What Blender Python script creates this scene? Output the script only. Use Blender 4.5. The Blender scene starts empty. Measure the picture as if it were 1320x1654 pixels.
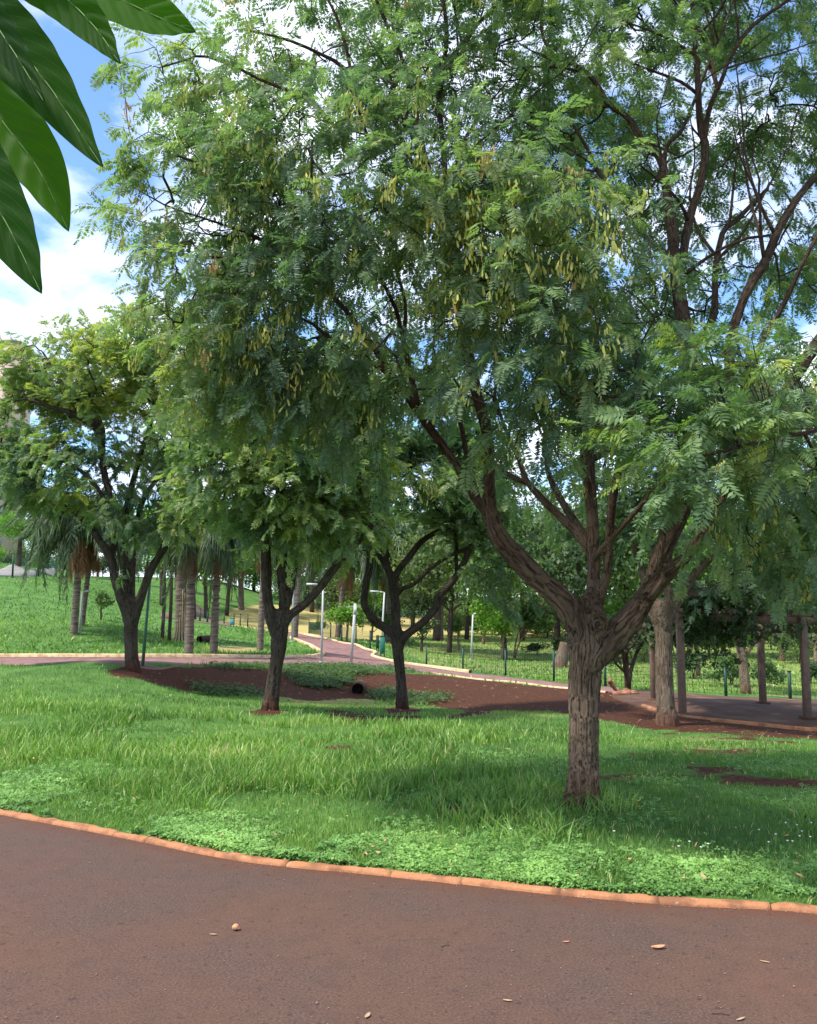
import bpy, math, random
import numpy as np
from math import radians, sin, cos, pi

# ------------------------------------------------------------------ camera, light, exposure
sc = bpy.context.scene
COL = sc.collection
F, CX, CY = 1430.0, 660.0, 827.0
PITCH = math.atan((985.0 - 827.0) / F)
EYE = np.array([0.0, 0.0, 1.65])
cam_d = bpy.data.cameras.new("camera"); cam = bpy.data.objects.new("camera", cam_d); COL.objects.link(cam)
cam.location = EYE; cam.rotation_euler = (pi / 2 + PITCH, 0, 0)
cam_d.sensor_fit = 'HORIZONTAL'; cam_d.sensor_width = 36; cam_d.lens = 36 * F / 1320
cam_d.clip_start = 0.05; cam_d.clip_end = 2000
sc.camera = cam
SUN_EL, SUN_AZ = 60.0, 240.0        # elevation; azimuth clockwise from +Y (behind the camera, to the left)
sun_d = bpy.data.lights.new("sun", 'SUN'); sun = bpy.data.objects.new("sun", sun_d); COL.objects.link(sun)
sun_d.energy = 3.0; sun_d.angle = radians(4.0); sun_d.color = (1.0, 0.95, 0.87)
sun.rotation_euler = (radians(90 - SUN_EL), 0, radians(180 - SUN_AZ))
world = bpy.data.worlds.new("World"); sc.world = world; world.use_nodes = True
wt = world.node_tree; wt.nodes.clear()
def wn(t, **k):
    n = wt.nodes.new(t)
    for a, b in k.items(): setattr(n, a, b)
    return n
w_out = wn('ShaderNodeOutputWorld')
sky = wn('ShaderNodeTexSky', sky_type='NISHITA', sun_disc=False, sun_elevation=radians(SUN_EL), sun_rotation=radians(SUN_AZ))
sky.air_density = 1.0; sky.dust_density = 0.4; sky.ozone_density = 2.5
bg1 = wn('ShaderNodeBackground'); bg1.inputs[1].default_value = 0.13
bg2 = wn('ShaderNodeBackground'); bg2.inputs[0].default_value = (0.86, 0.88, 0.98, 1); bg2.inputs[1].default_value = 1.0
mixs = wn('ShaderNodeMixShader'); tc = wn('ShaderNodeTexCoord')
sep = wn('ShaderNodeSeparateXYZ'); addz = wn('ShaderNodeMath', operation='ADD'); addz.inputs[1].default_value = 0.18
mx = wn('ShaderNodeMath', operation='MAXIMUM'); mx.inputs[1].default_value = 0.05
dx = wn('ShaderNodeMath', operation='DIVIDE'); dy = wn('ShaderNodeMath', operation='DIVIDE'); comb = wn('ShaderNodeCombineXYZ')
L = wt.links.new
L(tc.outputs['Generated'], sep.inputs[0]); L(sep.outputs[2], addz.inputs[0]); L(addz.outputs[0], mx.inputs[0])
L(sep.outputs[0], dx.inputs[0]); L(mx.outputs[0], dx.inputs[1]); L(sep.outputs[1], dy.inputs[0]); L(mx.outputs[0], dy.inputs[1])
L(dx.outputs[0], comb.inputs[0]); L(dy.outputs[0], comb.inputs[1]); comb.inputs[2].default_value = 21.92
n1 = wn('ShaderNodeTexNoise'); n1.inputs['Scale'].default_value = 2.1; n1.inputs['Detail'].default_value = 9; n1.inputs['Roughness'].default_value = 0.55; n1.inputs['Distortion'].default_value = 0.25
L(comb.outputs[0], n1.inputs['Vector'])
rmp = wn('ShaderNodeValToRGB'); rmp.color_ramp.elements[0].position = 0.43; rmp.color_ramp.elements[1].position = 0.63
L(n1.outputs[0], rmp.inputs[0]); L(sky.outputs[0], bg1.inputs[0])
tint = wn('ShaderNodeMix', data_type='RGBA', blend_type='MULTIPLY'); tint.inputs[0].default_value = 1.0
L(sky.outputs[0], tint.inputs[6]); tint.inputs[7].default_value = (0.84, 0.98, 1.12, 1); L(tint.outputs[2], bg1.inputs[0])
L(rmp.outputs[0], mixs.inputs[0]); L(bg1.outputs[0], mixs.inputs[1]); L(bg2.outputs[0], mixs.inputs[2]); L(mixs.outputs[0], w_out.inputs[0])
sc.view_settings.view_transform = 'Standard'; sc.view_settings.look = 'None'
sc.view_settings.exposure = 1.15; sc.view_settings.gamma = 1.0
sc.render.engine = 'CYCLES'
cy = sc.cycles
cy.max_bounces = 7; cy.diffuse_bounces = 3; cy.glossy_bounces = 2; cy.transmission_bounces = 4; cy.transparent_max_bounces = 4
cy.use_denoising = True; cy.caustics_reflective = False; cy.caustics_refractive = False

# ------------------------------------------------------------------ maths helpers
R = np.random.default_rng(7)
FW = np.array([0, cos(PITCH), sin(PITCH)]); UP = np.array([0, -sin(PITCH), cos(PITCH)])
def P(px, py, d):
    """world point seen at photo pixel (px,py) lying d metres ahead (y = d)"""
    v = FW * F + UP * (CY - py) + np.array([px - CX, 0, 0]); return EYE + v * (d / v[1])
def project(p):
    q = np.asarray(p, float) - EYE
    z = np.maximum(q @ FW, 1e-3)
    return CX + F * q[..., 0] / z, CY - F * (q @ UP) / z
def _h(i, j, k, s):
    n = (i * 73856093) ^ (j * 19349663) ^ (k * 83492791) ^ (s * 2654435)
    n = (n ^ (n >> 13)) * 1274126177 & 0x7fffffff
    n = (n ^ (n >> 16)) & 0x7fffffff
    return n / 0x7fffffff
def noise(p, s=0):
    p = np.asarray(p, float); f = np.floor(p).astype(np.int64); t = p - f; t = t * t * (3 - 2 * t)
    o = 0
    for a in (0, 1):
        for b in (0, 1):
            for c in (0, 1):
                w = (t[:, 0] if a else 1 - t[:, 0]) * (t[:, 1] if b else 1 - t[:, 1]) * (t[:, 2] if c else 1 - t[:, 2])
                o = o + w * _h(f[:, 0] + a, f[:, 1] + b, f[:, 2] + c, s)
    return o
def fbm(p, s=0, o=3):
    r = 0; a = 0.5; t = 0
    for k in range(o): r = r + a * noise(np.asarray(p) * 2 ** k, s + k); t += a; a *= .5
    return r / t
def norm(v): return v / np.maximum(np.linalg.norm(v, axis=-1, keepdims=True), 1e-9)
def smooth01(x): x = np.clip(x, 0, 1); return x * x * (3 - 2 * x)
def catmull(P_, n):
    P_ = np.asarray(P_, float)
    if len(P_) == 2: return P_[0] + (P_[1] - P_[0]) * np.linspace(0, 1, n)[:, None]
    Q = np.vstack([2 * P_[0] - P_[1], P_, 2 * P_[-1] - P_[-2]])
    t = np.linspace(0, len(P_) - 1 - 1e-6, n); i = t.astype(int); f = (t - i)[:, None]
    a, b, c, d = Q[i], Q[i + 1], Q[i + 2], Q[i + 3]
    return 0.5 * (2 * b + (c - a) * f + (2 * a - 5 * b + 4 * c - d) * f ** 2 + (3 * b - a - 3 * c + d) * f ** 3)

# ------------------------------------------------------------------ object helpers
class MB:
    def __init__(s): s.V = []; s.T = []; s.Q = []; s.A = []; s.B = []; s.n = 0
    def add(s, V, T=None, Q=None, tint=None, co=None):
        V = np.asarray(V, float).reshape(-1, 3); s.V.append(V)
        if T is not None and len(T): s.T.append(np.asarray(T, np.int64).reshape(-1, 3) + s.n)
        if Q is not None and len(Q): s.Q.append(np.asarray(Q, np.int64).reshape(-1, 4) + s.n)
        s.A.append(np.broadcast_to(np.asarray(0.5 if tint is None else tint, float), (len(V),)))
        s.B.append(V if co is None else co)
        s.n += len(V); return s
    def mesh(s, name, mat, origin=None, smooth=False, co=False):
        V = np.vstack(s.V)
        if origin is not None: V = V - np.asarray(origin)
        T = np.vstack(s.T) if s.T else np.zeros((0, 3), int); Q = np.vstack(s.Q) if s.Q else np.zeros((0, 4), int)
        m = bpy.data.meshes.new(name)
        m.vertices.add(len(V)); m.vertices.foreach_set('co', V.astype(np.float32).ravel())
        li = np.concatenate([T.ravel(), Q.ravel()]).astype(np.int32)
        m.loops.add(len(li)); m.loops.foreach_set('vertex_index', li)
        tot = np.concatenate([np.full(len(T), 3), np.full(len(Q), 4)]).astype(np.int32)
        st = np.concatenate([[0], np.cumsum(tot)[:-1]]).astype(np.int32)
        m.polygons.add(len(tot)); m.polygons.foreach_set('loop_start', st); m.polygons.foreach_set('loop_total', tot)
        if smooth: m.polygons.foreach_set('use_smooth', np.ones(len(tot), bool))
        m.update(calc_edges=True)
        a = m.attributes.new('tint', 'FLOAT', 'POINT'); a.data.foreach_set('value', np.concatenate(s.A).astype(np.float32))
        if co:
            a = m.attributes.new('barkco', 'FLOAT_VECTOR', 'POINT'); a.data.foreach_set('vector', np.vstack(s.B).astype(np.float32).ravel())
        m.materials.append(mat); return m
    def build(s, name, mat, parent=None, origin=None, smooth=False, co=False, **props):
        if origin is None and parent is not None: origin = wloc(parent)
        m = s.mesh(name, mat, origin, smooth, co)
        return link(name, m, parent, None if parent is not None else origin, **props)
def wloc(o):
    p = np.zeros(3)
    while o is not None: p = p + np.array(o.location); o = o.parent
    return p
def link(name, data, parent=None, loc=None, rot=None, scale=None, **props):
    o = bpy.data.objects.new(name, data); COL.objects.link(o)
    if parent is not None: o.parent = parent
    if loc is not None: o.location = [float(v) for v in loc]
    if rot is not None: o.rotation_euler = rot
    if scale is not None: o.scale = scale if hasattr(scale, '__len__') else (scale,) * 3
    for k, v in props.items(): o[k] = v
    return o
def thing(name, label, cat, loc, group=None, rot=None, scale=None):
    o = link(name, None, None, loc, rot, scale, label=label, category=cat)
    o.empty_display_size = .2
    if group: o['group'] = group
    return o
def dup(root, loc, label, rotz=None, scale=None):
    r = root.copy(); COL.objects.link(r); r.location = [float(v) for v in loc]; r['label'] = label
    if rotz is not None: r.rotation_euler = (root.rotation_euler[0], root.rotation_euler[1], rotz)
    if scale is not None: r.scale = (scale,) * 3 if not hasattr(scale, '__len__') else scale
    for ch in list(root.children):
        c = ch.copy(); COL.objects.link(c); c.parent = r
        for g in ch.children:
            d = g.copy(); COL.objects.link(d); d.parent = c
    return r
def tube(mb, pts, rad, sides=10, tint=.5, cap=True, twist=0, cscale=.25):
    pts = np.asarray(pts, float); n = len(pts); rad = np.broadcast_to(np.asarray(rad, float), (n,))
    T = norm(np.gradient(pts, axis=0)); ref = np.array([0.13, -1, 0.07]) if abs(T[0][2]) > .5 else np.array([0, 0, 1.])
    N = np.zeros_like(pts); u = ref
    for i in range(n):
        u = u - T[i] * (u @ T[i]); u = u / max(np.linalg.norm(u), 1e-6); N[i] = u
    B = np.cross(T, N); a = np.linspace(0, 2 * pi, sides, endpoint=False) + twist
    V = pts[:, None] + rad[:, None, None] * (np.cos(a)[None, :, None] * N[:, None] + np.sin(a)[None, :, None] * B[:, None])
    i = np.arange(n - 1)[:, None] * sides; j = np.arange(sides)[None]; k = (j + 1) % sides
    Q = np.stack([i + j, i + k, i + sides + k, i + sides + j], -1).reshape(-1, 4)
    s = np.concatenate([[0], np.cumsum(np.linalg.norm(np.diff(pts, axis=0), axis=1))])
    r0 = rad.max()
    co = np.stack([np.broadcast_to(np.cos(a) * r0, (n, sides)), np.broadcast_to(np.sin(a) * r0, (n, sides)), np.broadcast_to(s[:, None] * cscale, (n, sides))], -1) + pts[0] * 3.7
    V = V.reshape(-1, 3); co = co.reshape(-1, 3); Tt = []
    if cap:
        V = np.vstack([V, pts[0], pts[-1]]); co = np.vstack([co, co[0], co[-1]])
        c0 = n * sides; j = np.arange(sides); k = (j + 1) % sides
        Tt = np.vstack([np.stack([k, j, np.full(sides, c0)], -1), np.stack([j + (n - 1) * sides, k + (n - 1) * sides, np.full(sides, c0 + 1)], -1)])
    mb.add(V, Tt, Q, tint, co); return mb
def box(mb, c, s, rot=0.0, tint=.5, ax=None):
    """box centred c, size s, turned about z, optional own axes"""
    g = np.array([[x, y, z] for x in (-.5, .5) for y in (-.5, .5) for z in (-.5, .5)]) * np.asarray(s)
    if ax is not None: g = g @ np.asarray(ax)
    else:
        ca, sa = cos(rot), sin(rot); g = g @ np.array([[ca, sa, 0], [-sa, ca, 0], [0, 0, 1]])
    mb.add(g + np.asarray(c), None, [[0, 1, 3, 2], [4, 6, 7, 5], [0, 4, 5, 1], [2, 3, 7, 6], [0, 2, 6, 4], [1, 5, 7, 3]], tint); return mb
def prisms(mb, A, B, ra, rb, sides=4, tint=.5):
    """many tapered prisms at once"""
    A = np.asarray(A); B = np.asarray(B); n = len(A)
    if n == 0: return
    T = norm(B - A); ref = np.where(np.abs(T[:, 2:3]) > .9, np.array([[1., 0, 0]]), np.array([[0, 0, 1.]]))
    N = norm(np.cross(T, ref)); Bn = np.cross(T, N); a = np.linspace(0, 2 * pi, sides, endpoint=False)
    ring = np.cos(a)[None, :, None] * N[:, None] + np.sin(a)[None, :, None] * Bn[:, None]
    V = np.concatenate([A[:, None] + ring * np.asarray(ra)[:, None, None], B[:, None] + ring * np.asarray(rb)[:, None, None]], 1)
    j = np.arange(sides); k = (j + 1) % sides
    Q = np.stack([j, k, k + sides, j + sides], -1)[None] + np.arange(n)[:, None, None] * 2 * sides
    mb.add(V.reshape(-1, 3), None, Q.reshape(-1, 4), tint)

# ------------------------------------------------------------------ materials
def new_mat(name):
    m = bpy.data.materials.new(name); m.use_nodes = True; nt = m.node_tree; nt.nodes.clear(); return m, nt
def nd(nt, t, inp=None, **k):
    n = nt.nodes.new(t)
    for a, b in k.items(): setattr(n, a, b)
    for a, b in (inp or {}).items(): n.inputs[a].default_value = b
    return n
def c4(c): return (c[0], c[1], c[2], 1)
def ramp(nt, src, stops, interp='LINEAR'):
    r = nd(nt, 'ShaderNodeValToRGB'); e = r.color_ramp.elements; r.color_ramp.interpolation = interp
    while len(e) < len(stops): e.new(.5)
    for i, (p, c) in enumerate(stops): e[i].position = p; e[i].color = c4(c) if hasattr(c, '__len__') else (c, c, c, 1)
    nt.links.new(src, r.inputs[0]); return r.outputs[0]
def nz(nt, vec, scale, detail=4, rough=.55, dist=0):
    n = nd(nt, 'ShaderNodeTexNoise', {'Scale': scale, 'Detail': detail, 'Roughness': rough, 'Distortion': dist})
    if vec is not None: nt.links.new(vec, n.inputs['Vector'])
    return n.outputs[0]
def mixc(nt, f, a, b, mode='MIX'):
    m = nd(nt, 'ShaderNodeMix', data_type='RGBA', blend_type=mode)
    for i, s in ((0, f), (6, a), (7, b)):
        if isinstance(s, bpy.types.NodeSocket): nt.links.new(s, m.inputs[i])
        else: m.inputs[i].default_value = s if i == 0 else c4(s)
    return m.outputs[2]
def mth(nt, op, a, b=None):
    m = nd(nt, 'ShaderNodeMath', operation=op)
    for i, s in ((0, a), (1, b)):
        if s is None: continue
        if isinstance(s, bpy.types.NodeSocket): nt.links.new(s, m.inputs[i])
        else: m.inputs[i].default_value = s
    return m.outputs[0]
def attr(nt, name, kind='Fac'):
    return nd(nt, 'ShaderNodeAttribute', attribute_name=name).outputs[kind]
def principled(nt, color, rough=.8, bump=None, bstr=.5, bdist=.02, spec=.3, metal=0):
    b = nd(nt, 'ShaderNodeBsdfPrincipled'); o = nd(nt, 'ShaderNodeOutputMaterial')
    if isinstance(color, bpy.types.NodeSocket): nt.links.new(color, b.inputs['Base Color'])
    else: b.inputs['Base Color'].default_value = c4(color)
    if isinstance(rough, bpy.types.NodeSocket): nt.links.new(rough, b.inputs['Roughness'])
    else: b.inputs['Roughness'].default_value = rough
    b.inputs['Specular IOR Level'].default_value = spec; b.inputs['Metallic'].default_value = metal
    if bump is not None:
        bn = nd(nt, 'ShaderNodeBump', {'Strength': bstr, 'Distance': bdist}); nt.links.new(bump, bn.inputs['Height']); nt.links.new(bn.outputs[0], b.inputs['Normal'])
    nt.links.new(b.outputs[0], o.inputs[0]); return b, o
def leaf_mat(name, stops, trans=.35, rough=.5, spec=.22, tgain=(1.15, 1.45, .6)):
    m, nt = new_mat(name)
    t = attr(nt, 'tint'); col = ramp(nt, t, stops)
    b, o = principled(nt, col, rough, spec=spec)
    tr = nd(nt, 'ShaderNodeBsdfTranslucent'); tcl = mixc(nt, 1.0, col, tgain, 'MULTIPLY'); nt.links.new(tcl, tr.inputs[0])
    mx_ = nd(nt, 'ShaderNodeMixShader', {0: trans}); nt.links.new(b.outputs[0], mx_.inputs[1]); nt.links.new(tr.outputs[0], mx_.inputs[2]); nt.links.new(mx_.outputs[0], o.inputs[0])
    return m
def plain(name, c, rough=.7, var=.25, scale=20, metal=0, spec=.3):
    m, nt = new_mat(name); co = nd(nt, 'ShaderNodeTexCoord').outputs['Object']; n = nz(nt, co, scale, 5)
    col = ramp(nt, n, [(.3, tuple(x * (1 - var) for x in c)), (.7, tuple(min(1, x * (1 + var)) for x in c))])
    principled(nt, col, rough, n, .3, .005, spec, metal); return m
def bark_mat(name, groove, mid, ridge, red=None, lichen=.0, sc_=40, young=False):  # young: puts shade on high limbs into the bark colour, not age
    m, nt = new_mat(name); co = attr(nt, 'barkco', 'Vector'); ob = nd(nt, 'ShaderNodeTexCoord').outputs['Object']
    mp = nd(nt, 'ShaderNodeMapping'); mp.inputs['Scale'].default_value = (1, 1, .95); nt.links.new(co, mp.inputs[0]); cv = mp.outputs[0]
    a = nz(nt, cv, sc_ * .9, 8, .72, .25); fine = nz(nt, co, sc_ * 4.2, 6, .75, .2)
    crack = ramp(nt, nz(nt, cv, sc_ * 1.35, 6, .7, .9), [(.36, 0.1), (.50, 1.0)])
    h = mth(nt, 'MULTIPLY', mth(nt, 'ADD', mth(nt, 'MULTIPLY', a, .65), mth(nt, 'MULTIPLY', fine, .45)), mth(nt, 'ADD', mth(nt, 'MULTIPLY', crack, .55), .45))
    col = ramp(nt, h, [(.20, groove), (.38, mid), (.58, ridge)])
    big = nz(nt, ob, 2.2, 4)
    col = mixc(nt, ramp(nt, big, [(.4, 0.), (.7, .5)]), col, tuple(x * .55 for x in mid))
    if lichen:
        l = ramp(nt, nz(nt, ob, 17, 6, .7), [(.60, 0.), (.66, lichen)])
        col = mixc(nt, l, col, (.30, .29, .22))
    if young:   # backlit shade of the upper limbs painted into the bark, darker with height
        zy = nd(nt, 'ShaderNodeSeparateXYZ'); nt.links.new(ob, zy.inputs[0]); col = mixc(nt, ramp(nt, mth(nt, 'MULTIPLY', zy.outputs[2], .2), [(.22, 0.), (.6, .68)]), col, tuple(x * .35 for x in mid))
    if red is not None:   # soil splashed up the foot of the trunk
        z = nd(nt, 'ShaderNodeSeparateXYZ'); nt.links.new(ob, z.inputs[0])
        f = ramp(nt, mth(nt, 'ADD', z.outputs[2], mth(nt, 'MULTIPLY', a, .3)), [(.10, .7), (.55, 0.)])
        col = mixc(nt, f, col, red)
    principled(nt, col, .95, h, 1.0, .055, .08); return m
def nd_noise_col(nt, co, s):
    n = nd(nt, 'ShaderNodeTexNoise', {'Scale': s, 'Detail': 3}); nt.links.new(co, n.inputs['Vector']); return n.outputs['Color']

M = {}
M['bark'] = bark_mat('bark', (.018, .010, .007), (.120, .074, .049), (.37, .265, .18), red=(.15, .045, .022), lichen=.35, young=True)  # young flag here darkens the high limbs as if seen against the light
M['bark_dark'] = bark_mat('bark_dark', (.010, .007, .005), (.05, .036, .027), (.13, .10, .078), red=(.11, .035, .018), sc_=30)
M['bark_pale'] = bark_mat('bark_pale', (.026, .017, .012), (.12, .082, .058), (.27, .20, .145), red=(.15, .045, .025), sc_=30)
M['twig'] = plain('twig', (.045, .033, .024), .9)
M['leaf_near'] = leaf_mat('leaf_near', [(0, (.085, .140, .088)), (.35, (.155, .228, .122)), (.65, (.25, .315, .125)), (.9, (.38, .39, .12)), (1, (.40, .39, .08))], .48)
M['leaf_fresh'] = leaf_mat('leaf_fresh', [(0, (.085, .15, .075)), (.5, (.15, .235, .10)), (.9, (.24, .32, .09)), (1, (.42, .44, .07))])
M['leaf_yel'] = leaf_mat('leaf_yel', [(0, (.07, .12, .05)), (.4, (.15, .22, .075)), (.75, (.27, .31, .085)), (1, (.38, .35, .08))], .42)
M['leaf_dark'] = leaf_mat('leaf_dark', [(0, (.025, .050, .022)), (.5, (.065, .105, .040)), (1, (.12, .18, .06))], .22)
M['leaf_mid'] = leaf_mat('leaf_mid', [(0, (.04, .080, .028)), (.5, (.095, .160, .045)), (1, (.18, .26, .07))])
M['leaf_bright'] = leaf_mat('leaf_bright', [(0, (.07, .16, .025)), (.5, (.14, .28, .035)), (1, (.24, .38, .06))], .45)
M['leaf_olive'] = leaf_mat('leaf_olive', [(0, (.05, .09, .03)), (.5, (.11, .15, .05)), (1, (.20, .23, .08))])
M['palm_leaf'] = leaf_mat('palm_leaf', [(0, (.035, .06, .03)), (.5, (.08, .12, .055)), (1, (.18, .22, .11))], .25)
M['palm_dead'] = leaf_mat('palm_dead', [(0, (.13, .06, .03)), (.5, (.30, .15, .07)), (1, (.45, .30, .16))], .15, .8)
M['pod'] = leaf_mat('pod', [(0, (.24, .32, .08)), (.5, (.44, .47, .11)), (.85, (.60, .55, .15)), (1, (.50, .30, .12))], .4, .5, .3, (1.1, 1.1, .6))
M['grass'] = leaf_mat('grass', [(0, (.055, .12, .03)), (.4, (.135, .255, .052)), (.75, (.235, .38, .078)), (.93, (.34, .46, .12)), (1, (.50, .45, .22))], .3, .5, .3, (1.2, 1.4, .5))
M['clover'] = leaf_mat('clover', [(0, (.06, .14, .035)), (.5, (.16, .31, .075)), (1, (.29, .48, .13))], .25, .5)
M['straw'] = plain('straw', (.42, .30, .18), .9)
M['white_petal'] = plain('white_petal', (.8, .8, .74), .7, .05)
def palm_bark():
    m, nt = new_mat('palm_bark'); co = nd(nt, 'ShaderNodeTexCoord').outputs['Object']; mp = nd(nt, 'ShaderNodeMapping'); mp.inputs['Scale'].default_value = (1.2, 1.2, 9); nt.links.new(co, mp.inputs[0])
    n = nz(nt, mp.outputs[0], 2.0, 5, .6, .2); col = ramp(nt, n, [(.3, (.06, .045, .035)), (.5, (.16, .125, .10)), (.72, (.27, .22, .18))]); principled(nt, col, .95, n, .8, .03, .1); return m
M['palm_bark'] = palm_bark()
M['root_bark'] = plain('root_bark', (.30, .14, .08), .95, .5, 9)
M['green_paint'] = plain('green_paint', (.012, .05, .035), .5, .15)
M['green_mesh'] = plain('green_mesh', (.03, .16, .11), .5, .1)
M['white_paint'] = plain('white_paint', (.46, .48, .45), .45, .08)
M['grey_metal'] = plain('grey_metal', (.32, .34, .33), .5, .12)
M['pole_green'] = plain('pole_green', (.07, .16, .10), .5, .15)
M['brown_wood'] = plain('brown_wood', (.165, .105, .08), .75, .22, 12)
M['concrete'] = plain('concrete', (.27, .25, .22), .9, .3, 14)
M['log'] = plain('log', (.045, .03, .022), .95, .4, 14)
M['teal'] = plain('teal', (.10, .28, .28), .6, .1)
M['black'] = plain('black_inside', (.006, .005, .005), 1)
M['bldg'] = plain('building_render', (.52, .38, .31), .9, .06, 1)
M['glass'] = plain('window_glass', (.10, .12, .14), .2, .1, 1, 0, .6)
M['dry_leaf'] = plain('dry_leaf', (.55, .25, .14), .8, .3, 40)
M['nut'] = plain('nut', (.48, .24, .12), .6, .3, 60)
M['pebble'] = plain('pebble', (.20, .14, .11), .9, .4, 60)

def asphalt():
    m, nt = new_mat('asphalt'); co = nd(nt, 'ShaderNodeTexCoord').outputs['Object']
    fine = nz(nt, co, 80, 6, .75); med = nz(nt, co, 7, 7, .7); big = nz(nt, co, .8, 4, .55, .3)
    v = nd(nt, 'ShaderNodeTexVoronoi', {'Scale': 70.0}); nt.links.new(co, v.inputs['Vector'])
    col = ramp(nt, fine, [(.34, (.034, .020, .014)), (.5, (.088, .055, .041)), (.68, (.150, .103, .083))])
    col = mixc(nt, ramp(nt, big, [(.35, 0.), (.7, .55)]), col, (.135, .062, .036))
    col = mixc(nt, ramp(nt, med, [(.45, 0.), (.75, .35)]), col, (.045, .031, .026))
    spec = ramp(nt, v.outputs['Distance'], [(.06, 1.), (.10, 0.)]); sel = ramp(nt, nz(nt, co, 30, 1), [(.60, 0.), (.64, .8)])
    col = mixc(nt, mth(nt, 'MULTIPLY', spec, sel), col, (.33, .22, .17))
    edge = ramp(nt, mth(nt, 'ADD', attr(nt, 'tint'), mth(nt, 'MULTIPLY', mth(nt, 'SUBTRACT', nz(nt, co, 5, 7, .75), .5), 1.6)), [(.35, 0.), (1.1, .75)])
    col = mixc(nt, edge, col, (.105, .043, .024))
    w = nz(nt, co, 22, 4, .6)
    pit = ramp(nt, w, [(.30, .2), (.40, 1.)])
    h = mth(nt, 'ADD', mth(nt, 'MULTIPLY', fine, .6), mth(nt, 'MULTIPLY', pit, .5))
    col = mixc(nt, mth(nt, 'SUBTRACT', 1.0, pit), col, (.055, .032, .028))
    principled(nt, col, .9, h, .9, .007, .2); return m
M['asphalt'] = asphalt()
def path_mat():
    m, nt = new_mat('path_asphalt'); co = nd(nt, 'ShaderNodeTexCoord').outputs['Object']
    col = ramp(nt, nz(nt, co, 3, 6), [(.3, (.15, .075, .065)), (.7, (.26, .145, .125))]); principled(nt, col, .9, nz(nt, co, 60, 3), .4, .01); return m
M['path'] = path_mat()
def floor_mat():
    m, nt = new_mat('pergola_floor'); co = nd(nt, 'ShaderNodeTexCoord').outputs['Object']
    col = ramp(nt, nz(nt, co, 1.6, 6), [(.3, (.060, .027, .015)), (.6, (.115, .060, .036)), (.75, (.21, .14, .095))]); principled(nt, col, .9, nz(nt, co, 30, 3), .5, .01); return m
M['floor'] = floor_mat()
def kerb_mat(name, c, soil=(.20, .07, .03)):
    m, nt = new_mat(name); co = nd(nt, 'ShaderNodeTexCoord').outputs['Object']
    a = nz(nt, co, 13, 7, .75); f = nz(nt, co, 75, 5, .7)
    col = mixc(nt, ramp(nt, a, [(.50, 0.), (.68, .75)]), c, tuple(min(1, x * 1.15 + .02) for x in c))
    col = mixc(nt, ramp(nt, nz(nt, co, 5.3, 5), [(.47, 0.), (.60, .7)]), col, soil)
    col = mixc(nt, ramp(nt, nz(nt, co, 24, 6, .8), [(.58, 0.), (.66, .6)]), col, (.50, .36, .25))
    col = mixc(nt, ramp(nt, f, [(.56, 0.), (.68, .6)]), col, soil)
    principled(nt, col, .85, mth(nt, 'ADD', a, mth(nt, 'MULTIPLY', f, .4)), .8, .012, .2); return m
M['kerb'] = kerb_mat('kerb_orange', (.40, .175, .080), (.17, .075, .04)); M['kerb_far'] = kerb_mat('kerb_cream', (.62, .45, .26), (.35, .2, .1))
def ground_mat():
    m, nt = new_mat('lawn_ground'); co = nd(nt, 'ShaderNodeTexCoord').outputs['Object']
    soil = attr(nt, 'soil'); dry = attr(nt, 'tint')
    n = nz(nt, co, 1.3, 6, .6); f = nz(nt, co, 22, 5, .7)
    g = ramp(nt, mth(nt, 'ADD', mth(nt, 'MULTIPLY', n, .5), mth(nt, 'MULTIPLY', f, .5)), [(.35, (.035, .08, .02)), (.5, (.08, .17, .038)), (.66, (.14, .25, .055))])
    g = mixc(nt, dry, g, ramp(nt, f, [(.3, (.30, .24, .08)), (.7, (.55, .44, .18))]))
    s = ramp(nt, f, [(.28, (.026, .010, .006)), (.5, (.070, .029, .016)), (.72, (.15, .068, .038))])
    sf = ramp(nt, mth(nt, 'ADD', soil, mth(nt, 'MULTIPLY', mth(nt, 'SUBTRACT', nz(nt, co, 6, 5, .7), .5), .9)), [(.36, 0.), (.62, 1.)])
    principled(nt, mixc(nt, sf, g, s), .95, mth(nt, 'ADD', f, n), .9, .04, .1); return m
M['ground'] = ground_mat()

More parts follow.
